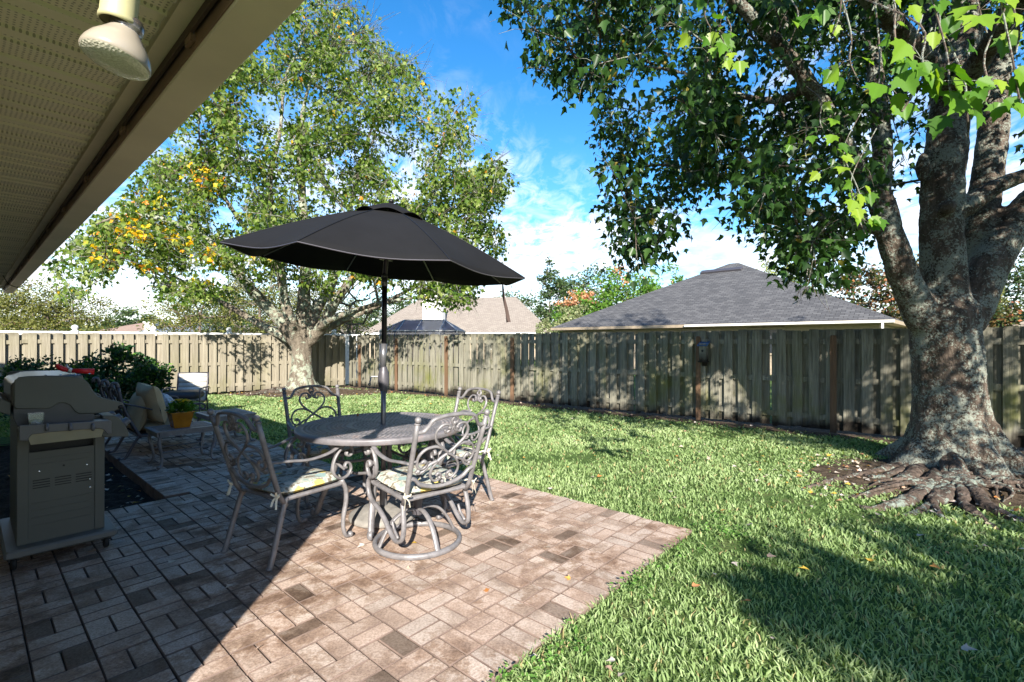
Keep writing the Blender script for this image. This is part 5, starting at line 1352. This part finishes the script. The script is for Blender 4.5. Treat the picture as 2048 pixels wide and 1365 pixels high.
# ---- left maple
YL = 13.7
ml = empty('maple_tree', (T2.x, T2.y, 0), 0, 'pale barked spreading maple with turning leaves behind the umbrella', 'tree'); OFF = Vector((T2.x, T2.y, 0))
sk = Skel()
ll = [
 ([(604, 700), (606, 650), (608, 590), (612, 500), (605, 400), (600, 300), (610, 200), (640, 110)], [.26, .22, .17, .14, .115, .09, .06, .03]),
 ([(596, 690), (555, 635, -.2), (518, 597, -.4), (485, 560, -.7), (455, 520, -.9), (400, 470, -1.2), (330, 440, -1.6), (250, 430, -1.8), (190, 450, -2.)], [.21, .17, .155, .14, .12, .09, .07, .05, .03]),
 ([(600, 690), (583, 645, -.4), (569, 600, -.5), (560, 540, -.7), (548, 450, -.8), (540, 360, -.8), (560, 260, -.8), (570, 160, -.7), (600, 90, -.6)], [.17, .15, .13, .11, .09, .075, .06, .045, .03]),
 ([(612, 680), (632, 620, .2), (655, 585, .4), (680, 520, .5), (700, 420, .6), (730, 300, .7), (760, 200, .8)], [.18, .15, .13, .10, .08, .055, .03]),
 ([(618, 685), (650, 645, -.2), (672, 600, -.4), (720, 540, -.5), (780, 470, -.5), (850, 400, -.3), (920, 340, -.2)], [.19, .16, .14, .10, .075, .05, .03]),
 ([(640, 655, -.3), (668, 637, -.6), (730, 615, -.9), (800, 600, -1.2), (870, 595, -1.4), (920, 610, -1.5)], [.11, .09, .07, .05, .035, .02]),
 ([(640, 665, .2), (690, 640, .5), (760, 610, .9), (850, 560, 1.2), (950, 480, 1.4)], [.12, .10, .075, .05, .03]),
 ([(590, 685), (540, 660, .3), (470, 620, .6), (400, 580, .9), (320, 540, 1.1), (250, 500, 1.1)], [.13, .11, .085, .065, .045, .03]),
 ([(560, 540, -.7), (500, 470, -.9), (440, 380, -1.0), (400, 290, -1.0), (400, 200, -.9)], [.08, .07, .055, .04, .03]),
]
for pts, rad in ll: sk.limb(limb_px(pts, YL), rad)
nb = len(sk.p)
cr2 = [(95, 540), (170, 470), (250, 400), (330, 300), (330, 120), (430, 20), (560, -30), (700, 10), (740, 60), (830, 130), (900, 175), (955, 215), (960, 290), (1000, 330), (1025, 370), (985, 430), (1010, 500), (960, 560), (930, 640), (860, 625), (780, 560), (700, 560), (640, 590), (600, 560), (520, 560), (440, 600), (360, 590), (300, 600), (290, 560), (240, 520), (180, 590), (120, 600)]
tg = []
while len(tg) < 1550:
    x, y = random.uniform(90, 1030), random.uniform(-40, 650); Y = random.triangular(9.6, 17.5, 13.0)
    if not inpoly(x, y, cr2): continue
    w = noise.noise(Vector((x/85, y/85, Y*.35)))
    if w < -.12: continue
    top = (y < 330 and x > 480) 
    if top and random.random() < .35: continue
    tg.append(at(x, y, Y))
ends = sk.grow(tg, .006, .45, .4, .12, 1.9)
mb = MB(); bole(mb, OFF, [(-.05, .44, 0, 0), (.12, .37, 0, 0), (.35, .305, 0, 0), (.7, .27, .01, 0), (1.1, .27, .02, 0), (1.45, .30, .02, 0), (1.7, .30, .02, 0), (1.9, .22, .02, 0)], 5.1, 1.3)
hi = Skel(); hi.p = sk.p[:nb]; hi.par = sk.par[:nb]; hi.r = sk.r[:nb]; hi.mesh(mb, 0)
o = mb.build('trunk', M['bark_pale'], ml, loc=-OFF); weld(o, .04, .04, .015)
lo = MB(); ch = {}
for i, p in enumerate(sk.par): ch.setdefault(p, []).append(i)
small_branches(sk, nb, lo); twigs(lo, sk, ends, 4, .55, .005)
# bare twigs sticking out at the top right
tops = sorted(ends, key=lambda e: -(sk.p[e].x*.5+sk.p[e].z))[:160]; twigs(lo, sk, tops, 4, 1.0, .006)
lo.build('branches', M['bark_pale'], ml, smooth=True, loc=-OFF, fix=False)
P_, D_, S_ = leaves_at(ends, sk, 31, .55, .6, .128)
rr_ = rng.random(len(P_)); o = leaf_cloud('crown', P_, D_, S_, M['leaf_l'], rr_, ml); o.location = -OFF
# branches already turning yellow on the left side
yl = [e for e in ends if 200 < 1024+sk.p[e].x/sk.p[e].y*F < 460 and sk.p[e].y < 13 and 330 < HOR-(sk.p[e].z-H)/sk.p[e].y*F < 570]
random.shuffle(yl); P_, D_, S_ = leaves_at(yl[:26], sk, 22, .42, .5, .13)
o = leaf_cloud('turning_leaves', P_, D_, S_, M['leaf_yel'], rng.random(len(P_)), ml); o.location = -OFF
for a, L_ in ((0.1, 1.6), (-.5, 1.4), (-1.2, 1.2), (-2.2, 1.5), (2.9, 1.7), (-2.7, 1.3)):
    mb = MB(); d = Vector((math.cos(a), math.sin(a), 0)); s_ = Vector((-d.y, d.x, 0))
    mb.tube(cr([OFF+d*.2+Vector((0, 0, .12)), OFF+d*.55+s_*.05+Vector((0, 0, .06)), OFF+d*(L_*.7)-s_*.1+Vector((0, 0, .05)), OFF+d*L_+Vector((0, 0, .0))], 6), [.13-.006*i for i in range(19)], 10, .7, (1, 0, .001)); mb.build('root', M['bark_root'], ml, smooth=True, loc=-OFF)

# ---- tree behind the camera that dapples the near lawn
sk = Skel(); OFF = Vector((5.6, -6.4, 0)); mt_ = empty('garden_tree', OFF, 0, 'low spreading tree behind the photographer shading the near lawn', 'tree')
sk.limb([OFF+Vector((0, 0, 0)), OFF+Vector((.05, 0, 1.2)), OFF+Vector((-.05, .1, 2.4)), OFF+Vector((-.3, .2, 3.4))], [.16, .13, .11, .06]); nb = len(sk.p)
tg = []
while len(tg) < 620:
    x, y = random.uniform(-1, 1), random.uniform(-1, 1)
    if x*x+y*y > 1 or noise.noise(Vector((x*7.5, y*1.3, 5))) < -.17: continue
    tg.append(Vector((5.25+4.1*x, -6.2+3.15*y, 3.5+random.gauss(0, .2))))
ends = sk.grow(tg, .006, .5, .4, .05, 1.8)
mb = MB(); sk.mesh(mb, 0); mb.build('trunk', M['bark'], mt_, smooth=True, loc=-OFF, fix=False)
P_, D_, S_ = leaves_at(ends, sk, 56, .38, .3, .13); o = leaf_cloud('crown', P_, D_, S_, M['leaf_r'], rng.random(len(P_)), mt_); o.location = -OFF

# ---- shrubs behind the grill
def shrub(c, rx, ry, h, label, nst=26, size=.065, dens=85):
    c = Vector(c); root = empty('shrub', c, 0, label, 'shrub', 'glossy shrubs by the planting bed'); sk = Skel()
    sk.limb([Vector((0, 0, -.05)), Vector((0, 0, .12)), Vector((.02, 0, .25))], [.03, .025, .02], True); tg = []
    while len(tg) < nst:
        p = Vector((random.uniform(-1, 1), random.uniform(-1, 1), random.uniform(.12, 1)))
        if p.length > 1.05 or p.length < .35: continue
        tg.append(Vector((p.x*rx, p.y*ry, p.z*h)))
    e_ = sk.grow(tg, .004, .45, .15, .1); mb = MB(); sk.mesh(mb, 0); twigs(mb, sk, e_, 2, .16, .003); mb.build('stems', M['bark_far'], root, fix=False)
    P_, D_, S_ = leaves_at(e_, sk, dens, .24, -.35, size); leaf_cloud('foliage', P_, D_, S_, M['leaf_shrub'], rng.random(len(P_)), root, 'oval')
shrub((-7.15, 9.0, -.02), .80, .75, 1.36, 'tall dark glossy shrub with pale new shoots behind the loveseat', 70, .085)
shrub((-8.35, 9.15, -.02), .85, .75, 1.22, 'broad dark shrub behind the grill hood', 62, .075)
shrub((-9.4, 9.4, -.02), .70, .6, 1.10, 'lower dark shrub at the left edge of the picture', 44, .075)
shrub((-7.9, 8.3, -.02), .6, .5, .95, 'small dark shrub hidden low between the grill and the loveseat', 40, .075)

# ================================================================== BEYOND THE FENCE
def set_uv(o, fn):
    ul = o.data.uv_layers.new(name='UVMap')
    for p in o.data.polygons:
        for li in p.loop_indices: ul.data[li].uv = fn(o.data.vertices[o.data.loops[li].vertex_index].co, p)
def hip_house(name, label, c, ang, L_, D2, ze, rise, roofm, wallm, ovh=.45, gut=True, wins=(), gable=False, ridge=None, cat='house'):
    """c centre; ang = direction of the front eave; L_ half length; D2 half depth (roof edges)"""
    root = empty(name, (c[0], c[1], 0), ang, label, cat)
    r = max(.3, L_-D2) if ridge is None else ridge
    mb = MB(); e = [(-L_, -D2, ze), (L_, -D2, ze), (L_, D2, ze), (-L_, D2, ze)]; a, b = (-r, 0, ze+rise), (r, 0, ze+rise)
    if gable: a, b = (-L_, 0, ze+rise), (L_, 0, ze+rise)
    t = .10
    mb.poly([e[0], e[1], b, a]); mb.poly([e[2], e[3], a, b]); mb.poly([e[1], e[2], b]); mb.poly([e[3], e[0], a])
    o = mb.build('roof', roofm, root, fix=False)
    def fn(co_, p):
        n_ = p.normal; h_ = Vector((-n_.y, n_.x, 0)); h_ = h_.normalized() if h_.length > 1e-4 else Vector((1, 0, 0)); s_ = n_.cross(h_)
        return (co_.dot(h_), co_.dot(s_))
    set_uv(o, fn)
    mb = MB()
    for x0, y0, x1, y1 in ((-L_, -D2, L_, -D2), (L_, -D2, L_, D2), (L_, D2, -L_, D2), (-L_, D2, -L_, -D2)):
        cx_, cy_ = (x0+x1)/2, (y0+y1)/2; dx, dy = abs(x1-x0), abs(y1-y0)
        mb.box((cx_*(1-.02/max(L_, 1)), cy_*(1-.02/max(D2, 1)), ze-.075), (dx+.004 if dx else .04, dy-.05 if dy else .04, .14))
    mb.build('fascia', M['beige_trim'] if name == 'dark_roof_house' else M['white_paint'], root)
    mb = MB(); mb.poly([(-L_+.02, -D2+.02, ze-.15), (-L_+.02, D2-.02, ze-.15), (L_-.02, D2-.02, ze-.15), (L_-.02, -D2+.02, ze-.15)]); mb.build('soffit', wallm, root, fix=False)
    mb = MB(); mb.box((0, 0, (ze-.155-.5)/2), (2*(L_-ovh), 2*(D2-ovh), ze-.155+.5)); mb.build('wall', wallm, root)
    if gut:
        mb = MB(); x0 = .02*L_; mb.prism([(-D2-.11, ze-.02), (-D2-.10, ze-.11), (-D2-.03, ze-.12), (-D2-.03, ze-.02)], x0, L_, lambda p, q, t: (t, p, q)); mb.build('gutter', M['white_paint'], root)
        mb = MB(); mb.box((L_-.35, -D2-.05, ze-.8), (.07, .05, 1.4)); mb.build('downpipe', M['white_paint'], root)
    for x, w, h_ in wins:
        mb = MB(); y = -D2+ovh-.02; zt_ = ze-.20
        for q in ((x-w/2, zt_-h_/2, .09, h_), (x+w/2, zt_-h_/2, .09, h_)): mb.box((q[0], y, q[1]), (q[2], .06, q[3]))
        mb.box((x, y, zt_-.045), (w-.092, .06, .09)); mb.box((x, y, zt_-h_+.045), (w-.092, .06, .09)); f_ = mb.build('window', M['beige_paint'] if name == 'dark_roof_house' else M['white_paint'], root)
        mb = MB(); mb.box((x, y+.012, zt_-h_/2), (w-.094, .02, h_-.182)); mb.build('pane', M['glass_dark'], f_)
    return root
A1 = math.atan2(-.687, .727)
dh = hip_house('dark_roof_house', 'house with charcoal hip roof and beige eave right behind the fence', (12.9, 28.2), A1, 8.0, 7.0, 2.22, 3.75, M['roof_dark'], M['beige_paint'], .5, True, ((-3.3, 1.15, 1.2), (.3, 1.15, 1.2), (3.6, 1.3, 1.2)), ridge=.25)
mb = MB(); q = Matrix.Rotation(math.atan2(3.75, 7.0), 3, 'X'); mb.box((-.35, -1.05, 2.22+3.75*(1-1.05/7)+.06), (2.3, .34, .13), q, ch=.02); mb.build('ridge_vent', M['dark_alu'], dh)
th = hip_house('tan_roof_house', 'house with tan shingle hip roof behind the umbrella pole', (-4.0, 44.4), R(-6), 7.8, 5.4, 2.15, 3.3, M['roof_tan'], M['beige_paint'], .4, True, ((-2, 1.2, 1.2), (3, 1.2, 1.2)), ridge=4.4)
mb = MB(); cq = at(868, 0, 38.8)
root = th; mi = th.matrix_basis.copy(); loc = Matrix.Translation((-4.0, 44.4, 0)) @ Matrix.Rotation(R(-6), 4, 'Z'); lc = loc.inverted() @ Vector((cq.x, 38.8, 0))
mb.box((lc.x, lc.y, 2.9), (1.6, 1.0, 5.2)); mb.box((lc.x, lc.y, 5.52), (1.75, 1.15, .12))
for k in range(18): mb.box((lc.x, lc.y-.505, 2.3+.18*k), (1.58, .02, .15), Matrix.Rotation(R(6), 3, 'X'))
mb.build('chimney', M['white_paint'], th)
# screened pool cage in front of it
pcg = empty('pool_cage', (-4.35, 25.0, 0), R(-4), 'dark screened pool enclosure with pale frame beyond the fence', 'screen enclosure')
mb = MB(); ze, zr = 1.95, 2.52
ptx = (-2.1, 1.75); 
A_, B_, C_, D__ = (-2.1, -1.2, ze), (1.75, -1.2, ze), (1.75, 1.2, ze), (-2.1, 1.2, ze); E_ = (-1.2, 0, zr); F_ = (.9, 0, zr)
for f_ in ([A_, B_, F_, E_], [C_, D__, E_, F_], [B_, C_, F_], [D__, A_, E_]): mb.poly(f_)
for a, b in ((A_, B_), (B_, C_), (C_, D__), (D__, A_)): mb.poly([(a[0], a[1], 0), (b[0], b[1], 0), b, a])
mb.build('screen', M['screen'], pcg, fix=False)
mb = MB()
for a, b in ((A_, B_), (B_, C_), (C_, D__), (D__, A_), (E_, F_), (A_, E_), (B_, F_), (C_, F_), (D__, E_)): mb.tube([a, b], .035, 4)
for x in (-1.2, -.3, .9): mb.tube([(x, -1.2, ze), (x, 0, zr)], .025, 4)
for p in (A_, B_, C_, D__, (-.3, -1.2, ze), (.9, -1.2, ze)): mb.tube([(p[0], p[1], -.1), p], .035, 4)
mb.build('frame', M['bronze_frame'], pcg)
hip_house('pink_roof_house', 'distant house with pinkish brown roof over the left fence', (-43, 57), R(12), 4.4, 4.2, 2.3, 1.35, M['roof_pink'], M['beige_paint'], gut=False)
bh2 = hip_house('blue_roof_house', 'distant house with blue grey roof and white chimney over the left fence', (-34.5, 53), R(5), 4.6, 4.2, 2.2, 1.45, M['roof_blue'], M['beige_paint'], gut=False)
mb = MB(); mb.box((-2.6, -3.2, 2.2), (.95, .9, 2.3)); mb.box((-2.6, -3.2, 3.38), (1.1, 1.05, .12)); mb.build('chimney', M['white_paint'], bh2)
hip_house('grey_roof_house', 'distant house with pale grey roof behind the left maple trunk', (-19, 45), R(-3), 7.4, 4.5, 2.1, 1.4, M['roof_tan'], M['beige_paint'], gut=False)
hip_house('terracotta_house', 'house with terracotta roof and white eave at the left edge', (-31.6, 27.5), R(38), 4.2, 3.6, 2.15, 1.0, M['roof_terra'], M['roof_terra'], gut=True)
gh = hip_house('gable_house', 'white gabled house with round green vent at the right edge', (29.4, 25.2), R(47), 4.5, 3.4, 1.95, 1.25, M['roof_tan'], M['white_paint'], gut=False, gable=True)
# turn the gable end to the camera
mb = MB(); mb.prism([(-3.38, 1.8), (3.38, 1.8), (0, 3.08)], -4.44, -4.40, lambda p, q, t: (t, p, q)); mb.build('gable', M['white_paint'], gh)
mb = MB(); mb.lathe([(.0005, .03), (.36, .03), (.42, .0)], 24, Matrix.Translation((-4.45, .0, 2.32)) @ Matrix.Rotation(R(-90), 4, 'Y')); mb.build('round_vent', M['green_vent'], gh)

def far_tree(name, label, px, Y, w, ztop, zbase, mat, n, size, kind='q', conic=0., k=34, gap=-.2, accent_top=False, group='trees beyond the fence', cat='tree', depth=.8, rnd_top=None):
    """crown of many small leaves carried by a branching trunk"""
    X = (px-1024)/F*Y; root = empty(name, (X, Y, 0), 0, label, cat, group); sk = Skel()
    h = ztop-zbase; sk.limb([Vector((0, 0, 0)), Vector((.1, 0, zbase*.6)), Vector((-.1, .1, zbase)), Vector((0, 0, zbase+h*.55))], [.02*h+.06, .018*h+.05, .015*h+.04, .05], True); tg = []; guard = 0
    while len(tg) < n and guard < n*60:
        guard += 1; p = Vector((random.uniform(-1, 1), random.uniform(-1, 1), random.uniform(-1, 1)))
        if p.length > 1 or p.length < .25 or noise.noise(p*2.6+Vector((px, 0, 0))) < gap: continue
        q = 1+.22*noise.noise(p.normalized()*2.2+Vector((px*.1, 1, 3))); sx_ = 1-conic*(p.z*.5+.5)
        tg.append(Vector((p.x*w*q*sx_, p.y*w*depth*q*sx_, zbase+h*(.5+.5*p.z*(.93+.07*q)))))
    e_ = sk.grow(tg, .012, .45, h*.09, .1); mb = MB(); sk.mesh(mb, 0); mb.build('trunk', M['bark_far'], root, fix=False)
    P_, D_, S_ = leaves_at(e_, sk, k, w*.26, .15, size); rr_ = rng.random(len(P_))
    if accent_top:
        hh = np.array([p.z for p in P_]); f_ = np.array([noise.noise(Vector(p)*.55+Vector((3, 3, 3))) for p in P_]); rr_ = np.where((hh > zbase+h*.72) & (f_ > .20), .86+.14*rr_, rr_*.85)
    leaf_cloud('crown', P_, D_, S_, mat, rr_, root, 'dia')
FT = [
 ('cypress_tree', 'olive feathery tree at far left beyond the fence', 95, 24, 3.1, 4.4, .4, 'f_olive', 150, .11, dict(k=110, depth=.6, gap=-.3)),
 ('cypress_tree', 'second olive feathery tree at far left leaning on the first', -60, 26, 3.4, 4.6, .4, 'f_olive', 130, .11, dict(k=100, depth=.6)),
 ('oak_tree', 'distant dark rounded oak over the left fence', 255, 60, 3.4, 6.0, .4, 'f_dark', 70, .34, {}),
 ('oak_tree', 'distant darker oak just left of the left maple limb', 300, 66, 3.6, 5.2, .4, 'f_dark', 60, .36, {}),
 ('cypress_tree', 'olive feathery tree seen under the left maple limb', 400, 24, 2.7, 4.6, .4, 'f_olive', 120, .11, dict(k=75, gap=-.15)),
 ('cypress_tree', 'tall olive tree close behind the left maple trunk', 520, 27, 2.3, 5.6, 1.2, 'f_olive', 110, .11, dict(k=60, gap=-.1)),
 ('cypress_tree', 'broad olive tree filling the gap right of the left maple trunk', 640, 30, 3.0, 5.0, .4, 'f_olive', 150, .12, dict(k=80, gap=-.3)),
 ('cypress_tree', 'dark olive tree far behind the left maple', 470, 36, 3.6, 6.2, .4, 'f_dark', 150, .16, dict(k=60, gap=-.3)),
 ('oak_tree', 'dark oak between the tan roof and the umbrella pole', 790, 62, 5.0, 7.4, .5, 'f_dark', 120, .32, dict(k=40)),
 ('bare_tree', 'twiggy thin leaved tree between left maple and umbrella pole', 700, 19, 1.9, 4.3, 1.0, 'f_yellow', 130, .09, dict(k=9, gap=-.2)),
 ('oak_tree', 'dark distant oak above the tan roof', 1030, 62, 5.6, 8.2, .5, 'f_dark', 110, .36, {}),
 ('oak_tree', 'grey green oak with spiky top left of the flowering tree', 1100, 52, 2.6, 10.3, 1.0, 'f_dark', 90, .30, dict(conic=.55)),
 ('oak_tree', 'dark broad oak behind the flowering tree', 1180, 56, 5.4, 10.6, 1., 'f_dark', 150, .34, {}),
 ('golden_rain_tree', 'bright green tree topped with salmon seed clusters left of the dark roof', 1245, 38, 3.6, 7.3, 1., 'f_bright', 190, .26, dict(accent_top=True, k=40)),
 ('golden_rain_tree', 'second bright green tree with salmon tips against the roof slope', 1335, 41, 2.7, 7.9, 1., 'f_bright', 120, .26, dict(accent_top=True, k=40)),
 ('golden_rain_tree', 'small flowering tree at the left end of the bright pair', 1155, 37, 1.9, 5.5, .8, 'f_bright', 80, .24, dict(accent_top=True, k=40)),
 ('juniper_shrub', 'pale rounded juniper beside the tan roof', 1150, 34, 1.75, 4.3, .2, 'f_pale', 110, .17, dict(k=44, gap=-.4)),
 ('juniper_shrub', 'second pale juniper at the foot of the roof', 1098, 33, 1.0, 3.1, .2, 'f_pale', 60, .15, dict(k=44, gap=-.4)),
 ('yellow_tree', 'thin yellow green tree rising behind the charcoal roof', 1570, 44, 3.4, 9.7, 3., 'f_yellow', 90, .24, dict(k=20, gap=-.1)),
 ('magnolia_tree', 'dark magnolia with rusty leaf undersides behind the right maple', 1740, 24, 2.4, 5.3, .5, 'f_brown', 150, .20, dict(k=36)),
 ('magnolia_tree', 'second rusty magnolia right of the big trunk', 1975, 21.5, 1.5, 3.4, .4, 'f_brown', 90, .18, dict(k=36)),
 ('magnolia_tree', 'rusty magnolia peeking between the maple stems', 1840, 25, 1.6, 6.2, .6, 'f_brown', 90, .20, dict(k=30)),
 ('pine_tree', 'dark conifer at the right edge behind the white gable', 2065, 34, 4.2, 8.2, .5, 'f_dark', 170, .24, dict(k=44, conic=.3)),
 ('pine_tree', 'smaller green conifer between magnolia and white gable', 1985, 31, 1.7, 4.9, .4, 'f_olive', 90, .18, dict(conic=.4)),
]
for nm, lab, px, Y, w, zt_, zb_, mt, n_, sz, kw in FT: far_tree(nm, lab, px, Y, w, zt_, zb_, M[mt], n_, sz, **kw)
# low far woods closing the view
def woods():
    P_ = []; D_ = []
    for _ in range(26000):
        a = random.uniform(-1.25, 1.25); Y = random.uniform(78, 90); x = Y*math.tan(a) if abs(a) < 1.2 else Y*2.5*math.copysign(1, a)
        top = 4.6+1.6*noise.noise(Vector((x*.09, 0, 2)))+1.0*noise.noise(Vector((x*.4, 0, 5))); z = top*random.random()**.6
        P_.append((x, Y, max(.1, z))); D_.append((random.gauss(0, 1), random.gauss(0, 1), random.gauss(0, 1)))
    o = leaf_cloud('far_woods', P_, D_, rng.uniform(.6, 1.3, len(P_)), M['f_dark'], rng.random(len(P_)), kind='dia'); o['kind'] = 'stuff'; tag(o, 'low dark line of distant woods behind the houses', 'woods')
woods()
